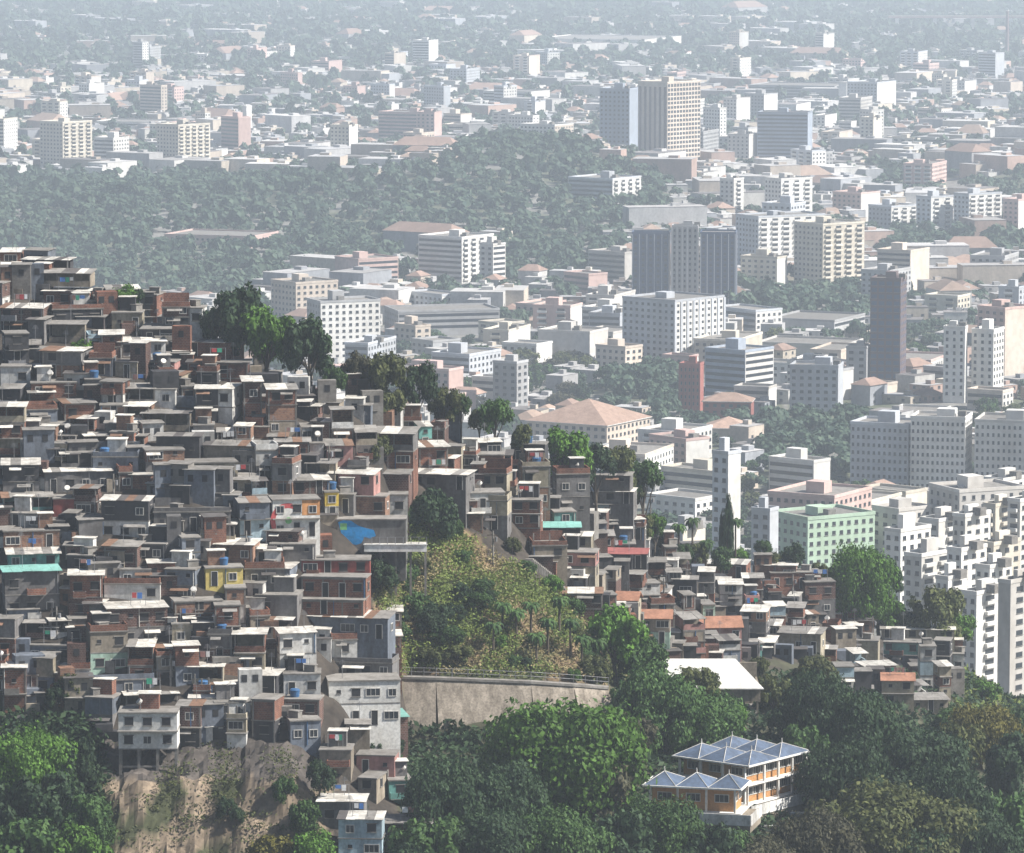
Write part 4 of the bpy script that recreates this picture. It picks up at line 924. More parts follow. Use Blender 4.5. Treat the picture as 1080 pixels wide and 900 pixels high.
# every line is one house of the photograph: x0, x1, top, bottom, wall(s), roof
A = [
 (0,22,266,281,'brick','white'), (24,76,274,291,'dark','porch'), (0,24,284,294,'cream','white'), (42,98,293,303,'beige','gporch'), (0,20,296,312,'teal','slab'), (22,44,297,312,'beige','greysheet'),
 (46,98,307,324,'brick','white'), (96,112,312,330,'grey','slab'), (0,50,325,352,['darkbrick','dark'],'white'), (50,108,326,346,'dark','terrace'), (109,146,306,320,'beige','porch'), (150,172,314,326,'brick','slab'), (170,200,324,345,['darkbrick','grey'],'terrace'),
 (200,216,325,345,'white','slab'), (118,150,330,350,'cream','slab'), (150,188,347,366,'dark','greysheet'), (121,174,360,376,'white','white'), (182,252,361,377,['brick'],'white'), (30,52,337,364,'grey','greysheet'), (52,90,342,362,'beige','gporch'),
 (0,30,352,386,['dark','dark'],'slab'), (45,92,370,400,['grey','tanbrick'],'white'), (0,32,387,407,'white','slab'), (94,120,378,396,'bluegrey','terrace'), (122,150,382,400,'cream','slab'), (152,188,382,398,'pink','slab'),
 (198,262,382,398,'brick','greysheet'), (130,164,410,428,'grey','gporch'), (163,187,411,429,'white','slab'), (188,206,408,426,'tanbrick','slab'), (206,230,410,446,['dark','dark'],'white'), (230,254,410,449,['white','white'],'white'), (254,276,402,448,['darkbrick','brick'],'white'),
 (0,24,410,428,'dark','greysheet'), (30,80,404,420,'brick','slab'), (20,60,432,452,'bluegrey','terrace'), (60,100,425,445,'brick','greysheet'), (104,134,430,443,'tanbrick','slab'), (110,148,448,462,'grey','white'), (150,200,436,455,'beige','gporch'), (84,106,400,420,'grey','slab'),
 (37,75,453,464,'brick','slab'), (34,74,468,487,'cream','slab'), (0,41,490,526,['dark','grey'],'white'), (43,118,497,521,'grey','white'), (116,146,456,476,['brick','lightblue'],'slab'), (98,146,482,500,'bluegrey','terrace'), (148,194,475,500,['tanbrick','grey'],'slab'),
 (187,250,488,509,'cream','slab'), (165,212,460,486,'dark','greysheet'), (215,272,470,486,'beige','greysheet'), (155,200,510,527,'grey','white'), (206,240,512,530,'grey','slab'), (0,54,524,542,'teal','gporch'), (55,78,526,548,'red','slab'), (5,53,543,558,'white','slab'),
 (107,160,528,571,['dark','white'],'white'), (160,243,540,562,'grey','terrace'), (76,108,548,576,'grey','greysheet'), (0,62,560,580,'tanbrick','slab'), (4,62,584,600,'teal','white'), (0,62,602,652,['grey','grey'],'teal'), (71,104,586,604,'dark','slab'), (72,108,606,654,['brick','darkbrick'],'white'),
 (110,170,616,636,'white','terrace'), (107,176,641,682,['darkbrick','grey'],'white'), (184,211,567,598,['bluegrey','bluegrey'],'slab'), (174,212,601,634,['bluegrey','grey'],'slab'), (213,256,599,619,'yellow','slab'), (178,234,634,660,['tanbrick','brick'],'slab'), (179,214,658,682,'cream','slab'),
 (248,284,530,565,['bluegrey','lightblue'],'greysheet'), (228,272,574,594,'tanbrick','white'), (140,180,574,594,'dark','slab'), (256,300,600,622,'grey','terrace'), (110,150,576,600,'darkbrick','greysheet'),
 (338,356,519,550,['gold','white'],'slab'), (345,400,500,516,'pink','white'), (300,347,508,522,'darkbrick','white'), (400,434,500,516,'darkbrick','greysheet'), (434,500,500,517,['grey'],'white'), (355,376,522,542,'grey','slab'), (376,410,524,545,'tanbrick','slab'), (410,430,522,545,'white','slab'),
 (318,390,591,607,'red','slab'), (318,390,609,631,'brick','slab'), (318,388,633,649,'brick','slab'), (324,416,651,674,'bluegrey','white'), (270,312,599,624,['bluegrey'],'white'), (270,318,628,650,'grey','slab'), (285,332,575,590,'grey','slab'), (270,322,569,576,'darkbrick','greysheet'),
 (435,472,471,490,'brick','white'), (470,491,471,488,'cream','slab'), (484,532,520,541,'white','slab'), (327,341,468,488,'white','slab'), (341,372,470,490,'pink','greysheet'), (372,378,455,470,'grey','slab'), (290,326,466,488,'brick','greysheet'), (500,532,480,500,'tanbrick','slab'), (505,540,500,516,'cream','terrace'),
 (539,578,469,490,'dark','slab'), (547,580,492,536,['cream','tanbrick'],'terrace'), (580,616,481,497,'dark','porch'), (583,622,500,548,['grey','grey'],'terrace'), (628,668,504,515,'grey','greysheet'), (620,672,522,532,'grey','white'), (580,607,540,555,'teal','slab'), (557,612,557,571,'dark','teal'),
 (614,680,549,562,'brick','white'), (640,682,556,570,'grey','terrace'), (630,684,584,600,'dark','red'), (588,632,583,612,['pink','cream'],'slab'), (698,714,577,598,'tanbrick','slab'), (742,792,595,610,'brick','white'), (590,636,628,641,'darkbrick','white'), (710,736,611,632,'dark','greysheet'), (736,754,638,656,'mint','slab'),
 (738,782,662,676,'pink','tile'), (794,842,596,612,'brick','white'), (810,866,604,622,'brick','slab'), (845,881,614,650,['darkbrick','grey'],'slab'), (880,914,643,658,'brick','greysheet'), (822,872,668,690,'cream','greysheet'), (930,1008,672,676,'cream','white'), (932,984,678,704,['teal','bluegrey'],'slab'), (970,987,682,728,['white','lightblue','white'],'slab'),
 (985,1006,676,708,['dark','dark'],'slab'), (1008,1016,690,712,'white','slab'), (30,80,681,700,'bluegrey','slab'), (0,28,704,760,['brick','brick'],'white'), (88,162,717,734,'bluegrey','terrace'), (90,126,736,772,['bluegrey','grey'],'slab'), (126,187,732,749,'dark','porch'), (188,214,744,790,['darkbrick','dark'],'greysheet'), (218,262,722,738,'darkbrick','white'), (222,264,741,776,['white','bluegrey'],'slab'),
 (342,420,699,716,'grey','terrace'), (298,338,711,736,'white','slab'), (300,340,738,758,'darkbrick','slab'), (300,338,760,786,['bluegrey'],'slab'), (266,298,712,735,'dark','white'), (266,298,738,782,['brick','dark'],'slab'), (402,430,757,772,'darkbrick','teal'), (364,390,770,780,'beige','greysheet'),
 (337,372,792,808,'beige','slab'), (376,420,797,818,'pink','slab'), (378,406,821,838,'beige','slab'), (405,434,823,842,'teal','slab'), (336,386,845,872,'grey','white'), (406,456,868,896,'darkbrick','greysheet'), (884,930,676,692,'cream','slab'), (905,945,702,716,'pink','white'), (930,965,718,745,'cream','tile'), (945,1000,738,752,'beige','greysheet'),
]
SPECIAL = {}
def named(key, *a, **k): SPECIAL[key] = fav(*a, **k)
fav(125,187,752,790,['whitepaint','whitepaint'],'slab',rot=0,win=3,n=2,stilts=5.0,Y=657,label='white two storey house on concrete stilts above the bare cliff',d=5)
fav(342,422,718,766,['whitepaint','whitepaint'],'slab',rot=7,win=4,n=2,label='wide white block with two rows of four square windows beside the retaining wall',d=6)
fav(357,405,864,905,['lightblue','lightblue'],'white',rot=-4,win=2,n=2,label='pale blue house with white roof at the very bottom among the trees')
for a in A: fav(*a, **({'rot': 9} if a[4] in ('yellow', 'teal', 'mint') or a[4] == ['gold', 'white'] else {}))
mural = fav(282,337,527,567,['whitepaint','whitepaint'],'slab',rot=10,n=2,win=3,label='white house painted with a big red arc and orange corner',d=5)
def mural_paint(o):
    (oo, xc, yc, Y, w, d, H) = [f for f in FAV if f[0] is o][0]
    b = MB(); n_ = 26; cx, cz, r1, r0 = -w * .18, H * .45, H * .46, H * .33
    for i in range(n_):
        t0, t1 = R(40 + 265 * i / n_), R(40 + 265 * (i + 1) / n_)
        p = [(cx + r * math.cos(t), cz + r * math.sin(t)) for (r, t) in ((r0, t0), (r1, t0), (r1, t1), (r0, t1))]
        b.hexa([(q[0], -.012, q[1]) for q in p] + [(q[0], -.004, q[1]) for q in p], 'mural_red')
    b.build('mural_arc', o)
    b = MB(); b.box(w * .12, w / 2, -.015, -.004, H * .58, H - .1, 'orange'); b.build('painted_corner', o)
    b = MB(); b.cyl(0, 0, 0, .01, H * .09, H * .09, 'mural_green', 14); g = b.build('painted_disc', o, (cx + .1, -.006, cz)); g.rotation_euler = (R(90), 0, 0)
mural_paint(mural)
bm_ = fav(356,428,548,577,['grey'],'slab',rot=0,n=1,win=0,label='long grey wall house with a bright blue whale shaped mural',d=4, extras=False, Y=hit(374, 577), fmax=5)
def blue_blob(o):
    (oo, xc, yc, Y, w, d, H) = [f for f in FAV if f[0] is o][0]
    pts = [(0,.92),(.08,1.0),(.2,.98),(.3,.80),(.42,.70),(.55,.62),(.58,.40),(.5,.30),(.40,.34),(.36,.12),(.28,.05),(.18,.10),(.12,.30),(.05,.50)]
    f_ = [(-w / 2 + .1 + p[0] * w * .95, -.014, .1 + p[1] * (H - .2)) for p in pts]; k_ = [(p[0], -.003, p[2]) for p in f_]
    b = MB(); b.poly(f_[::-1], 'mural_blue'); 
    for i in range(len(f_)):
        j = (i + 1) % len(f_); b.poly([f_[i], f_[j], k_[j], k_[i]], 'mural_blue')
    b.build('blue_mural', o)
    b = MB(); b.box(-w * .46, -w * .36, -.02, -.0145, H * .62, H * .86, 'mural_green'); b.build('green_patch', o)
blue_blob(bm_)
# filler houses between the traced ones
def in_fav(x, y):
    if y < skyline(x) + 14: return False
    if x < 262: return y < 790 if not (x < 105 and y > 755) else False
    if x < 395: return y < 775
    if x < 420: return y < 575 or 640 < y < 760
    if x < 560: return y < 560 - max(0, (455 - x)) * .0 and not (y > 545 + (x - 420) * .25) and not (425 < x < 490 and 512 < y < 575)
    lo = 560 + (x - 500) * .72; lo = min(lo, 700)
    if x < 700: return y < lo - 8
    if x < 880: return y < 700
    if x < 1010: return y < 740
    return False
cand = []
y = 270.0
while y < 800:
    x = 2 + rnd.uniform(-8, 8)
    while x < 1015:
        cand.append((x + rnd.uniform(-5, 5), y + rnd.uniform(-5, 5))); x += rnd.uniform(17, 26)
    y += 10
rnd.shuffle(cand)
wl_ = ['brick'] * 8 + ['darkbrick'] * 5 + ['tanbrick'] * 3 + ['grey'] * 5 + ['dark'] * 3 + ['bluegrey'] * 2 + ['white'] * 7 + ['cream'] * 5 + ['beige'] * 3 + ['pink', 'mint', 'lightblue', 'teal']
wr_ = wl_ + ['white'] * 5 + ['cream'] * 6 + ['beige'] * 4 + ['pink'] * 2
nf_ = 0
KEEP = [(282, 338, 526, 566), (338, 357, 518, 548), (356, 430, 548, 588), (212, 257, 598, 618), (124, 190, 732, 815), (340, 424, 700, 768), (106, 162, 524, 570), (206, 255, 410, 448), (0, 63, 586, 650), (316, 390, 590, 648)]
for ps in (0, 1, 2, 3):
  for (x, y) in cand:
    if len(FAV) >= 298: break
    sc_ = 1.0 if x < 420 else max(.62, 1.0 - (x - 420) / 900)
    sc_ *= .82 + .18 * min(1, max(0, (y - 300) / 300))
    w_, h_ = rnd.uniform(26, 50) * sc_, rnd.choice([20, 34, 40, 44, 54]) * sc_
    if ps: w_, h_ = rnd.uniform(18, 36) * sc_, rnd.choice([18, 20, 30, 36]) * sc_
    if ps == 3: w_, h_ = rnd.uniform(18, 26) * sc_, rnd.choice([15, 17, 30]) * sc_
    x0, x1, yt, yb = x - w_ / 2, x + w_ / 2, y - h_, y
    if not in_fav(x, y) or not in_fav(x, yt + 4) or not in_fav(x0 + 4, y) or not in_fav(x1 - 4, y): continue
    ov = 0
    for (a0, a1, b0, b1) in OCC:
        ix = max(0, min(x1, a1) - max(x0, a0)); iy = max(0, min(yb, b1) - max(yt, b0 + 4)); ov += ix * iy
    if ov > (.25, .3, .45, .62)[ps] * w_ * h_: continue
    if any(x1 > a0 and x0 < a1 and yb > b0 and yt < b1 for (a0, a1, b0, b1) in KEEP): continue
    wc = rnd.choice(wl_ if x < 540 else wr_); wcs = [wc, rnd.choice(wl_), rnd.choice(wl_)][:2 if h_ < 45 * sc_ else 3] if h_ > 25 * sc_ else wc
    rf = rnd.choice(['slab'] * 4 + ['white'] * 5 + ['greysheet'] * 3 + ['terrace'] * 4 + ['porch'] * 5 + ['gporch'] * 3 + ['bare'] * 2 + ['tile'] * (1 if x > 600 else 0))
    fav(x0, x1, yt, yb, wcs, rf); nf_ += 1
print('hillside houses', len(FAV), 'filled', nf_)
# a low mass of sheds, yard walls and steps behind and between the houses: too jumbled to count
b = MB()
def sheds():
    k = 0
    for _ in range(26000):
        x, y = rnd.uniform(0, 1010), rnd.uniform(265, 795)
        if not in_fav(x, y) or False: continue
        w, d, h = rnd.uniform(1.8, 4.6), rnd.uniform(1.5, 3.4), rnd.choice([1.6, 2.4, 2.6, 2.8, 5.0, 5.4])
        yt = y - h * 6.5
        if any(x + w * 3 > a0 and x - w * 3 < a1 and y > b0 and yt < b1 for (a0, a1, b0, b1) in KEEP): continue
        if any(a0 < x < a1 and (b0 < y < b1 - 1 or b0 < yt + 4 < b1 - 7) for (a0, a1, b0, b1) in OCC): continue
        Y = hit(x, y); P = at(x, y, Y); z = gz(P.x, Y); OCC.append((x - w * 2.6, x + w * 2.6, y - h * 6, y - 1))
        mt = rnd.choice(['brick', 'darkbrick', 'grey', 'dark', 'dark', 'beige', 'white', 'tanbrick', 'concrete', 'bluegrey'])
        a = rnd.uniform(-.3, .3); ca, sa = math.cos(a), math.sin(a)
        def T(px_, py_, pz): return (P.x + px_ * ca - py_ * sa, Y + px_ * sa + py_ * ca, z + pz)
        c8 = [T(-w/2,0,-2), T(w/2,0,-2), T(w/2,d,-2), T(-w/2,d,-2), T(-w/2,0,h), T(w/2,0,h), T(w/2,d,h), T(-w/2,d,h)]
        b.hexa(c8, mt)
        if rnd.random() < .6:
            c8 = [T(-w/2-.2,-.3,h+.01), T(w/2+.2,-.3,h+.01), T(w/2+.2,d,h+.2), T(-w/2-.2,d,h+.2), T(-w/2-.2,-.3,h+.08), T(w/2+.2,-.3,h+.08), T(w/2+.2,d,h+.27), T(-w/2-.2,d,h+.27)]
            b.hexa(c8, rnd.choice(['roofwhite', 'roofgrey', 'roofgrey', 'roofdark', 'concrete']))
        for q in ((-.28, .2) if w > 3 else (0,)):
            if h > 2: c8 = [T(q*w-.4,-.05,h-1.7), T(q*w+.4,-.05,h-1.7), T(q*w+.4,.01,h-1.7), T(q*w-.4,.01,h-1.7), T(q*w-.4,-.05,h-.7), T(q*w+.4,-.05,h-.7), T(q*w+.4,.01,h-.7), T(q*w-.4,.01,h-.7)]; b.hexa(c8, 'hole')
        k += 1
        if k > 1500: break
sheds()
sh = b.build('yard_sheds'); tag(sh, 'jumbled yard walls, lean-to sheds and steps filling gaps between the hillside houses', 'sheds', None, 'stuff')

# washing lines, loose tanks and umbrellas that rest on the houses
def washing(px, py, w_px, Y):
    P = at(px, py, Y); s = F / Y; w = w_px / s; o = thing('washing_line', P)
    b = MB(); b.bar((0, 0, -.6), (0, 0, 1.5), .04, .04, 'steel'); b.build('pole', o); b = MB(); b.bar((w, 0, -.6), (w, 0, 1.5), .04, .04, 'steel'); b.build('pole', o)
    b = MB(); b.bar((0, 0, 1.42), (w, 0, 1.42), .02, .02, 'steel', 4); b.build('line', o); x = .2; cs = []
    while x < w - .5:
        q = rnd.uniform(.4, .8); c_ = rnd.choice(['cloth_w', 'cloth_w', 'cloth_b', 'cloth_r', 'cloth_g', 'pink']); 
        b = MB(); b.box(x, min(x + q, w - .1), -.02, .02, 1.4 - rnd.uniform(.5, .9), 1.4, c_); b.build('cloth', o); x += q + .1
    tag(o, namer('washing line hung with clothes', px, py, LM_F), 'washing line', 'washing lines on the terraces')
fs = [f for f in FAV if f[4] > 4 and f[6] < 7 and not (270 < f[1] < 440 and 520 < f[2] < 640)]; rnd.shuffle(fs)
for (o, xc, yc, Y, w, d, H) in fs[:34]:
    P = o.location + Vector((0, d * .3, H)); q, r_ = proj(P.x, P.y, P.z); washing(q - 8, r_ - 4, 16, P.y)

# ------------------------------------------------------------------ terrace wall, retaining wall, stairway
def slab_between(name, pts_top, h, th, mat, lean=0.0, label=None, cat=None, cap=None):
    o = MB()
    for (a, c) in zip(pts_top[:-1], pts_top[1:]):
        d_ = (c - a); d_.z = 0; nrm = Vector((d_.y, -d_.x, 0)).normalized()
        f0, f1 = nrm * lean, nrm * 0
        o.hexa([a + f0 - Vector((0, 0, h)), c + f0 - Vector((0, 0, h)), c - nrm * th - Vector((0, 0, h)), a - nrm * th - Vector((0, 0, h)), a, c, c - nrm * th, a - nrm * th], mat)
    root = thing(name, pts_top[0]) if label else None
    m_ = o.build('wall_face' if label else name, root)
    if root: m_.matrix_parent_inverse = root.matrix_world.inverted(); m_.location = -Vector(pts_top[0]) + Vector((0, 0, 0)); m_.matrix_parent_inverse.identity(); tag(root, label, cat)
    return root or m_
pts = [at(px, py, Y) for px, py, Y in ((421, 716, 700), (460, 717, 700), (510, 719, 701), (560, 721, 702), (605, 724, 704), (642, 727, 708))]
rw = slab_between('retaining_wall', pts, 12, 1.2, 'stone', 5.0, 'tall leaning stone retaining wall with pale streaks under the dry slope', 'retaining wall')
base = Vector(pts[0])
def cap():
    b = MB()
    for (a, c) in zip(pts[:-1], pts[1:]):
        a, c = a - base, c - base; b.hexa([a + Vector((0, -.25, .003)), c + Vector((0, -.25, .003)), c + Vector((0, 1.1, .003)), a + Vector((0, 1.1, .003)), a + Vector((0, -.25, .35)), c + Vector((0, -.25, .35)), c + Vector((0, 1.1, .35)), a + Vector((0, 1.1, .35))], 'concrete')
    b.build('coping', rw)
    for i in range(16):
        t = i / 15 * (len(pts) - 1); k = min(int(t), len(pts) - 2); p = pts[k].lerp(pts[k + 1], t - k) - base
        b = MB(); b.bar(p + Vector((0, .5, .3)), p + Vector((0, .5, 1.7)), .045, .045, 'steel', 5); b.build('fence_post', rw)
    b = MB()
    for (a, c) in zip(pts[:-1], pts[1:]): 
        for hh in (1.0, 1.6): b.bar(a - base + Vector((0, .5, hh)), c - base + Vector((0, .5, hh)), .03, .03, 'steel', 4)
    b.build('fence_rail', rw)
    for x0_, x1_, z1_ in ((.3, .7, 9),):                      # pale washed drain strips on the face
        b = MB(); b.hexa([(x0_, -5.06, -11.9), (x1_ + .5, -5.06, -11.9), (x1_ + .5, -5.0, -11.9), (x0_, -5.0, -11.9), (x0_, -.08, -.1), (x1_, -.08, -.1), (x1_, -.02, -.1), (x0_, -.02, -.1)], 'cream'); b.build('drain_strip', rw)
cap()
# white terrace court below the mural
def court():
    Y = hit(374, 577) - 2.5; a, c = at(384, 575, Y), at(450, 575, Y); o = thing('terrace_wall', a); w = c.x - a.x
    b = MB(); b.box(0, w, 0, .3, -1.0, 0, 'whitepaint'); b.build('wall', o); b = MB(); b.box(-.1, w + .1, -.1, .4, .003, .12, 'whitepaint'); b.build('coping', o)
    for i in range(9): b = MB(); b.box(i * w / 8 - .05, i * w / 8 + .05, .1, .2, .123, 1.1, 'steel'); b.build('rail_post', o)
    for i in range(5): b = MB(); x = .15 + i * (w - .5) / 4; b.box(x, x + .3, .35, .65, -7.5, -.253, 'concrete'); b.build('pillar', o)
    b = MB(); b.box(0, w, .12, .18, 1.11, 1.16, 'steel'); b.build('rail', o)
    b = MB(); b.box(0, w, .4, 4.0, -.25, -.1, 'roofwhite'); b.build('paving', o)
    tag(o, 'bright white terrace wall with railing right of the blue mural', 'terrace wall')
court()
# stairway down the dry slope
b = MB(); P_ = []
for px, py in ((556, 592), (580, 612), (604, 640), (628, 668), (650, 700)):
    Y = hit(px, py); p = at(px, py, Y); p.z = gz(p.x, Y) + .35; P_.append(p)
for a, c in zip(P_[:-1], P_[1:]):
    for i in range(14):
        q = a.lerp(c, i / 14); r_ = a.lerp(c, (i + 1) / 14); b.hexa([(q.x - .8, q.y - .3, q.z - 1.2), (r_.x + .6, r_.y - .3, r_.z - 1.2), (r_.x + .8, r_.y + .4, r_.z - 1.2), (q.x - .6, q.y + .4, q.z - 1.2), (q.x - .8, q.y - .3, q.z), (r_.x + .6, r_.y - .3, q.z), (r_.x + .8, r_.y + .4, q.z), (q.x - .6, q.y + .4, q.z)], 'concrete')
st = b.build('stairway'); st['kind'] = 'structure'
# concrete posts and cables on the slope
def pole(px, pt, pb, look='grey concrete utility pole with crossarm'):
    Y = hit(px, pb); P = at(px, pb, Y); h = at(px, pt, Y).z - P.z; o = thing('utility_pole', P)
    b = MB(); b.bar((0, 0, -1), (0, 0, h), .16, .11, 'concrete', 8); b.build('post', o); b = MB(); b.box(-.9, .9, -.06, .06, h - .7, h - .58, 'bark'); b.build('crossarm', o)
    b = MB(); b.cyl(.45, -.25, h - 1.6, h - .9, .2, .2, 'steel'); b.build('transformer', o)
    tag(o, namer(look, px, (pt + pb) / 2, LM_F), 'utility pole', 'utility poles on the hillside')
for q in ((800, 676, 712), (836, 606, 640), (120, 500, 540), (347, 470, 505), (520, 560, 600), (686, 520, 560), (260, 560, 600), (90, 350, 385), (610, 585, 620), (700, 610, 650), (920, 650, 690), (180, 690, 725), (60, 640, 680)): pole(*q)

# ------------------------------------------------------------------ white roofed hall
def hall():
    Y = hit(775, 756); P = at(775, 752, Y); s = F / (Y * 1.012); o = thing('sports_hall', P, R(0))
    w = 62 / s; wl = 98 / s; H = at(775, 725, Y).z - P.z; rise = (725 - 702) / s
    b = MB(); X0, X1 = -wl + 27 / s, 27 / s
    b.box(X0, X1, 0, .4, H * .45, H - .3, 'beige'); b.box(X0, X1, 11.6, 12, -3, H + 2.0, 'beige'); b.box(X0, X0 + .3, .42, 11.58, -3, H - .3, 'beige'); b.box(X1 - .3, X1, .42, 11.58, H * .4, H - .3, 'beige'); b.build('wall', o)
    b = MB()
    b.hexa([(X0 - .4, -.6, H - .28), (X1 + .5, -.6, H - .28), (X1 - 3.4, 12.4, H + 1.55), (X0 - .4, 12.4, H + 1.55), (X0 - .4, -.6, H - .1), (X1 + .5, -.6, H - .1), (X1 - 3.4, 12.4, H + 2.48), (X0 - .4, 12.4, H + 2.48)], 'whitepaint'); b.build('roof', o)
    for i in range(4): b = MB(); x = X0 + .3 + (X1 - X0 - .9) * i / 3; b.box(x, x + .3, .05, .35, -3, H * .45 - .003, 'beige'); b.build('column', o)
    b = MB(); b.box(X0 + .31, X1 - .31, 3, 11.5, -3, -.5, 'concrete'); b.build('floor', o)
    b = MB(); b.box(X1 - 5.5, X1 - 3.2, 1.0, 2.2, -.1, 1.4, 'bluetank'); u = b.build('blue_locker', o)
    b = MB(); b.box(X1 - 7.4, X1 - 5.9, 1.0, 2.2, -.1, 1.2, 'whitepaint'); u = b.build('white_locker', o)
    tag(o, 'hall with broad bright white sloping roof above the blue roofed school', 'hall')
hall()
# ------------------------------------------------------------------ blue roofed school
def school():
    def wing(P, rz, wl, wr, H, nst, npl, npr, nm, o=None):
        """corner at P, left face runs wl metres, right face wr metres"""
        X0 = -wl
        b = MB()
        b.box(X0 + .25, -.25, .25, wr - .25, .01, H - .2, 'ochre'); b.build('wall', o); b = MB(); b.box(X0 - 1.6, 2.6, -2.6, wr - .4, -2.2, -.25, 'beige'); b.build('terrace_base', o); b = MB(); b.box(X0 - 1.7, 2.7, -2.75, -2.603, -1.2, .35, 'white'); b.box(2.603, 2.75, -2.6, wr - .4, -1.2, .35, 'white'); b.build('terrace_parapet', o)
        hs = H / nst
        for k in range(nst):
            z = H - (k + 1) * hs
            b = MB(); b.box(X0 - .9, .9, -.9, wr + .4, z - .10, z + .12, 'whitepaint'); b.build('balcony_slab', o)
            for i in range(npl + 1):
                x = X0 + wl * i / npl - (.15 if i else 0); b = MB(); b.box(x, x + .28, -.75, -.45, z + .123 , z + hs - .2, 'whitepaint'); b.build('column', o)
            for i in range(1, npr + 1):
                y = wr * i / npr - .3; b = MB(); b.box(.45, .75, y, y + .28, z + .123, z + hs - .2, 'whitepaint'); b.build('column', o)
            for i in range(npr * 2):
                put('window', fwin('c'), o, (-.25, wr * (i + .5) / (npr * 2), z + hs * .42), math.pi / 2)
            for i in range(npl):
                put('window', fwin('c'), o, (X0 + wl * (i + .5) / npl, .25, z + hs * .42))
        b = MB(); b.box(X0 - 1.0, 1.0, -1.0, wr + .6, H - .13, H + .10, 'whitepaint'); b.build('cornice', o)
        for i in range(npl):
            for j in range(max(1, npr // 2)):
                a0, a1 = X0 - .8 + (wl + 1.6) * i / npl, X0 - .8 + (wl + 1.6) * (i + 1) / npl; e0, e1 = -.8 + (wr + 1.2) * j / max(1, npr // 2), -.8 + (wr + 1.2) * (j + 1) / max(1, npr // 2)
                ap = ((a0 + a1) / 2, (e0 + e1) / 2, H + 1.55); b = MB(); z = H + .123
                c4 = [(a0, e0, z), (a1, e0, z), (a1, e1, z), (a0, e1, z)]
                for q in range(4): b.poly([c4[q], c4[(q + 1) % 4], ap], 'shop_blue')
                b.poly(c4[::-1], 'shop_blue'); r_ = b.build('roof_pyramid', o)
                b = MB()
                for q in range(4): b.bar(Vector(c4[q]) + Vector((0, 0, .03)), Vector(ap) + Vector((0, 0, .05)), .05, .05, 'frame', 5)
                b.bar(ap, (ap[0], ap[1], ap[2] + .7), .1, .05, 'frame', 5); b.build('ridge', r_)
    Y = 690; P = at(788, 848, Y); o = thing('school_building', P, R(-38)); s = F / (Y * 1.012)
    H = at(788, 807, Y).z - P.z
    wing(P, 0, 68 / s / math.cos(R(38)), 64 / s / math.sin(R(38)), H, 2, 3, 4, 'u', o)
    tag(o, 'two storey ochre school with blue pyramid roofs and white balcony slabs', 'school')
    Y = 674; P = at(776, 858, Y); o = thing('school_wing', P, R(-14)); H = at(776, 832, Y).z - P.z
    wing(P, 0, 88 / s / math.cos(R(14)), 5.5, H, 1, 3, 1, 'l', o)
    tag(o, 'low ochre wing with three blue pyramid roofs in front of the school', 'school wing')
    for (a, c, y, hh, lb) in ((778, 858, 858, 1.0, 'upper white parapet wall before the school terrace'), (764, 838, 872, 1.6, 'lower white parapet wall at the foot of the school')):
        Y = hit((a + c) / 2, y + 4); hh = 1.3; p = at(a, y, Y); q = at(c, y, Y); t = thing('parapet_wall', p); b = MB(); w = q.x - p.x; b.box(0, w, 0, .4, -hh - .6, 0, 'white'); b.build('wall', t); b = MB(); b.box(-.1, w + .1, -.15, .5, .003, .15, 'whitepaint'); b.build('coping', t); tag(t, lb, 'wall')
school()

# ------------------------------------------------------------------ trees on the hill
def T(*a, **k): return hill_tree(*a, **k)
for a in [(248,298,392,72,'dark'), (283,320,398,66,'green'), (326,332,412,62,'dark'), (228,322,380,34,'mid'), (352,382,420,30,'mid'), (402,366,434,66,'olive'), (376,370,420,34,'brown'), (441,380,438,46,'dark'), (468,406,446,40,'olive'), (486,412,448,24,'mid'), (522,414,462,40,'mid'), (505,430,462,22,'olive'), (552,446,470,26,'olive'),
          (600,445,508,54,'green'), (628,466,520,46,'dark'), (652,466,540,48,'olive'), (678,478,560,44,'mid'), (668,500,556,34,'olive'), (690,540,592,30,'green'), (676,540,575,26,'olive'), (606,458,500,26,'dark'), (640,505,530,26,'mid'),
          (455,512,576,62,'dark'), (428,530,568,20,'mid'), (480,545,572,22,'mid'), (400,458,488,34,'olive'), (86,356,382,26,'green'), (130,298,322,34,'green'), (146,304,322,16,'dark'), (76,708,748,28,'olive'), (60,720,760,26,'dark'),
          (836,571,602,30,'dark'), (908,569,650,78,'green'), (880,590,640,36,'green'), (938,590,650,34,'dark'), (928,624,672,60,'green'), (985,614,672,66,'olive'), (1010,640,672,36,'green'), (954,640,672,40,'dark'), (720,572,600,22,'mid'), (738,570,600,24,'olive'), (760,574,602,26,'mid'), (780,576,604,22,'green'), (805,566,600,20,'mid'), (700,560,590,18,'dark'), (862,592,618,22,'olive'), (815,580,602,22,'olive')]:
    T(*a)
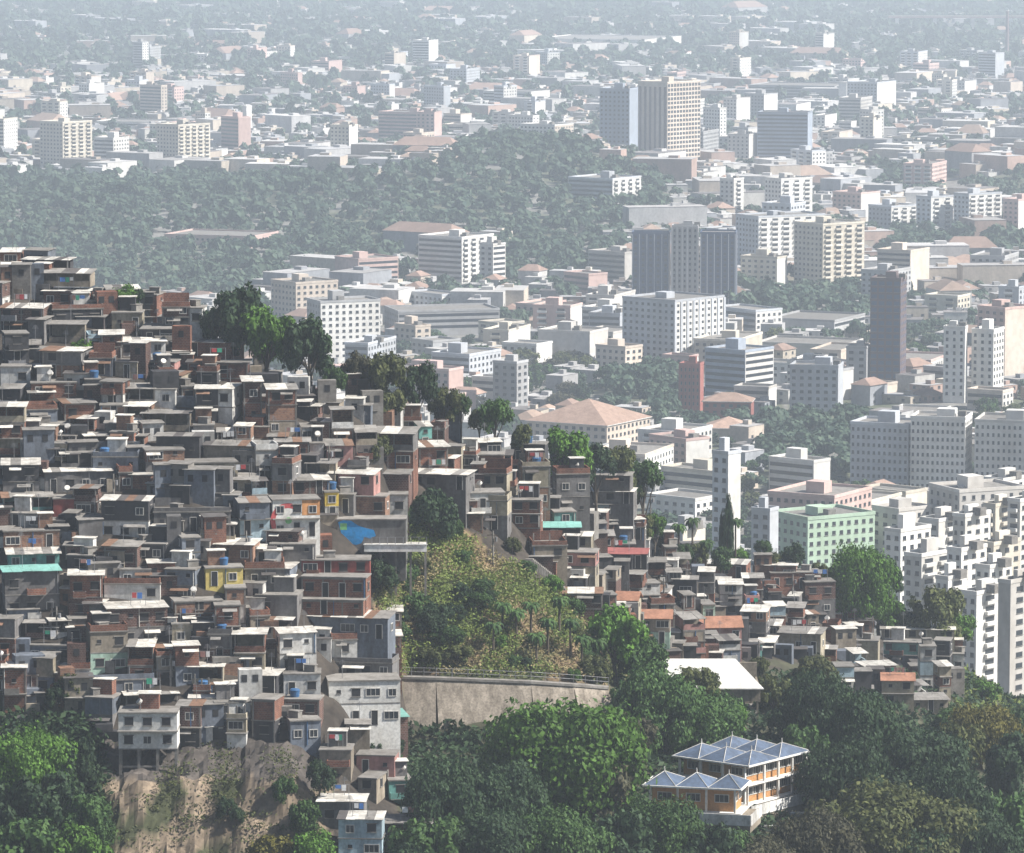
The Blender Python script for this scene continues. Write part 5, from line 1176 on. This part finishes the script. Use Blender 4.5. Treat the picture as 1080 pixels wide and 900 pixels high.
for a in [(595,730,862,190,'green'), (535,800,900,110,'dark'), (468,796,900,110,'dark'), (450,850,930,90,'mid'), (520,850,935,120,'dark'), (590,850,945,120,'mid'), (632,792,880,90,'brown'), (676,660,745,60,'mid'), (650,636,720,70,'green'), (625,690,724,40,'olive'), (690,700,800,110,'mid'), (735,725,800,110,'mid'), (655,745,820,70,'brown'), (695,836,925,110,'mid'), (650,850,940,90,'dark'), (745,866,940,80,'dark'), (770,740,775,40,'green'), (772,868,935,60,'mid'), (700,858,930,70,'green'), (740,700,745,50,'olive'),
          (866,704,800,100,'dark'), (905,722,830,110,'dark'), (850,760,830,60,'mid'), (960,760,860,130,'dark'), (890,770,880,110,'dark'), (1034,738,812,92,'yellow'), (1010,760,830,60,'olive'), (1070,770,850,70,'dark'), (930,822,925,190,'olive'), (860,850,940,110,'brown'), (1000,800,910,110,'dark'), (1056,820,920,90,'mid'), (1030,850,940,110,'dark'), (800,880,945,100,'brown'), (960,860,945,110,'dark'), (815,712,760,40,'olive'), (828,740,790,40,'dark'), (1066,745,790,50,'mid'), (1000,745,775,40,'mid'), (860,690,730,60,'olive'), (800,690,730,30,'olive'), (1040,715,745,40,'green'),
          (30,764,850,110,'green'), (78,778,845,60,'dark'), (14,815,905,90,'dark'), (62,812,900,90,'dark'), (95,832,905,60,'mid'), (30,855,940,100,'mid'), (80,868,945,80,'green'), (4,770,850,50,'dark'), (108,860,930,36,'mid'), (250,850,880,20,'dark'), (240,840,868,24,'dark'),
          (415,770,812,26,'dark'), (338,800,850,34,'dark'), (320,840,900,40,'mid'), (330,872,925,50,'green'), (290,880,930,60,'yellow'), (430,885,940,60,'dark'), (380,842,862,20,'dark'), (300,815,850,30,'mid'), (395,778,800,22,'dark')]:
    T(*a)
for q in ((402, 588, 628, 38, 'dark'), (428, 590, 628, 34, 'mid'), (446, 586, 610, 26, 'olive'), (556, 590, 608, 22, 'mid'), (582, 606, 628, 26, 'green'), (606, 630, 652, 26, 'mid'), (540, 566, 584, 20, 'olive')): T(*q, look='bush', name='bush', cat='bush', group='bushes on the dry slope')
# bushes on the dry slope
for i in range(38):
    px, py = rnd.uniform(398, 690), rnd.uniform(585, 722)
    if py < 560 + max(0, px - 470) * .62 or (px > 640 and py < 640): continue
    w = rnd.uniform(14, 44 if px < 520 else 30); left = px < 520 and py < 690
    T(px, py - w * rnd.uniform(.6, 1.1), py, w, rnd.choice(['dark', 'dark', 'mid'] if left else ['mid', 'olive', 'green', 'mid', 'dark']), look='bush', name='bush', cat='bush', group='bushes on the dry slope')
# broad leaved plants and palms
def palm(px, pt, pb, r=1.9, look='palm with drooping fronds'):
    Y = hit(px, pb) if pb < 760 or True else 0; P = at(px, pb, Y); h = at(px, pt, Y).z - P.z; o = thing('palm_tree', (P.x, Y, gz(P.x, Y)), rnd.uniform(0, 6))
    b = MB(); b.bar((0, 0, -.5), (0, .1, h * .85), .22, .15, 'bark', 7); b.build('trunk', o); b = MB()
    for i in range(16):
        a = i * 2.4; el = .9 - i * .07; p = Vector((0, 0, h * .85)); 
        for k in range(5):
            q = p + Vector((math.cos(a) * math.cos(el), math.sin(a) * math.cos(el), math.sin(el))) * (r / 5); sd = Vector((-math.sin(a), math.cos(a), 0)) * (.42 * (1 - abs(k - 1.5) / 4.5))
            b.poly([p - sd, p + Vector((0, 0, .12)), q + Vector((0, 0, .12)), q - sd * .9 - Vector((0, 0, .2))], 'leaf_mid'); b.poly([p + Vector((0, 0, .12)), p + sd, q + sd * .9 - Vector((0, 0, .2)), q + Vector((0, 0, .12))], 'leaf_mid')
            p = q; el -= .42
    b.build('fronds', o); tag(o, namer(look, px, (pt + pb) / 2, LM_F), 'palm', 'palms')
for q in ((730,532,596), (716,545,592), (745,548,596), (776,520,600), (560,634,672), (578,654,694), (602,650,694), (545,645,680), (614,670,708), (590,630,672), (530,640,676), (630,672,712), (520,660,700), (566,668,706)): palm(*q)
def cypress(px, pt, pb, wpx):
    Y = hit(px, pb); P = at(px, pb, Y); h = at(px, pt, Y).z - P.z; s = F / Y; o = thing('cypress_tree', (P.x, Y, gz(P.x, Y)))
    k = wpx / s / 2 / 6 * 1.05; put('crown', PB[('dark', 0, 'small')], o, (0, 0, .6), 0, (k, k, h / 6.6)); put('trunk', TRKS, o, (0, 0, 0), 0, (k, k, h / 8))
    tag(o, 'tall narrow dark cypress rising before the slim white tower', 'tree')
cypress(766, 508, 602, 18)
# grass tufts: dry slope, cliff ledges, forest floor
def tufts(name, n, region, mat, leaf, label, hgt=.5):
    rg = np.random.default_rng(3); PTS = []
    while len(PTS) < n:
        px, py = rnd.uniform(region[0], region[1]), rnd.uniform(region[2], region[3])
        if len(region) > 4 and not region[4](px, py): continue
        Y = hit(px, py, 615, 1150); P = at(px, py, Y); PTS.append((P.x, Y + rnd.uniform(-.5, .5), gz(P.x, Y)))
    P = np.array(PTS)[:, None, :] + rg.normal(size=(n, 7, 3)) * np.array([.7, .7, .12]); P = P.reshape(-1, 3); m_ = len(P)
    nrm = rg.normal(size=(m_, 3)) * .6 + np.array([0, -.2, .6]); nrm /= np.linalg.norm(nrm, axis=1)[:, None]; t1 = np.cross(nrm, rg.normal(size=(m_, 3))); t1 /= np.linalg.norm(t1, axis=1)[:, None]; t2 = np.cross(nrm, t1); L_ = leaf * rg.uniform(.5, 1.5, m_)[:, None]
    P[:, 2] += rg.random(m_) * hgt
    o = put(name, quads_mesh(name, np.stack([P - t1 * L_, P - t2 * L_ * .5, P + t1 * L_, P + t2 * L_ * .5], axis=1), None, [mat])); tag(o, label, 'ground cover', None, 'stuff')
slope = lambda x, y: y > 556 + max(0, x - 470) * .6 and y < 716
tufts('dry_grass', 2600, (400, 660, 556, 716, lambda x, y: slope(x, y) and mnoise.noise(Vector((x / 45, y / 45, 8))) > .0), 'straw', .2, 'dry straw coloured grass on the steep slope above the retaining wall')
tufts('green_scrub', 5200, (400, 660, 556, 716, lambda x, y: slope(x, y) and mnoise.noise(Vector((x / 45, y / 45, 8))) < .12), 'grass', .22, 'yellow green scrub on the steep slope above the retaining wall', .9)
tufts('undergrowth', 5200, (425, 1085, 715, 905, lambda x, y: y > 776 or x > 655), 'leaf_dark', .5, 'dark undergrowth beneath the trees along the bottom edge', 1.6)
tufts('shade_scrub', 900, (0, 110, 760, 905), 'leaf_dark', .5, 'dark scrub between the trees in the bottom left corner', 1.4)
tufts('cliff_scrub', 700, (110, 345, 792, 905, lambda x, y: mnoise.noise(Vector((x / 28, y / 20, 3))) > .05), 'leaf_olive', .2, 'olive scrub clinging to the ledges of the bare cliff', .8)
tufts('crest_grass', 700, (1005, 1085, 690, 760), 'grass', .4, 'green grass on the bank at the right edge', .8)
# ------------------------------------------------------------------ haze
hz = MB(); hz.box(-9600, 10600, 40, 14500, -8, 246.5, 'concrete'); hm = hz.mesh('haze')
hm.materials.clear(); vm = bpy.data.materials.new('haze_air'); vm.use_nodes = True; vn = vm.node_tree; vn.nodes.clear()
pv = vn.nodes.new('ShaderNodeVolumePrincipled'); vo = vn.nodes.new('ShaderNodeOutputMaterial'); vn.links.new(pv.outputs[0], vo.inputs['Volume'])
pv.inputs['Density'].default_value = HAZE; pv.inputs['Color'].default_value = (.80, .89, 1.0, 1); pv.inputs['Anisotropy'].default_value = .2
hm.materials.append(vm)
ho = bpy.data.objects.new('haze', hm); C.objects.link(ho); ho['kind'] = 'stuff'
ho['label'] = 'pale blue haze lying over the whole city'; ho['category'] = 'haze'
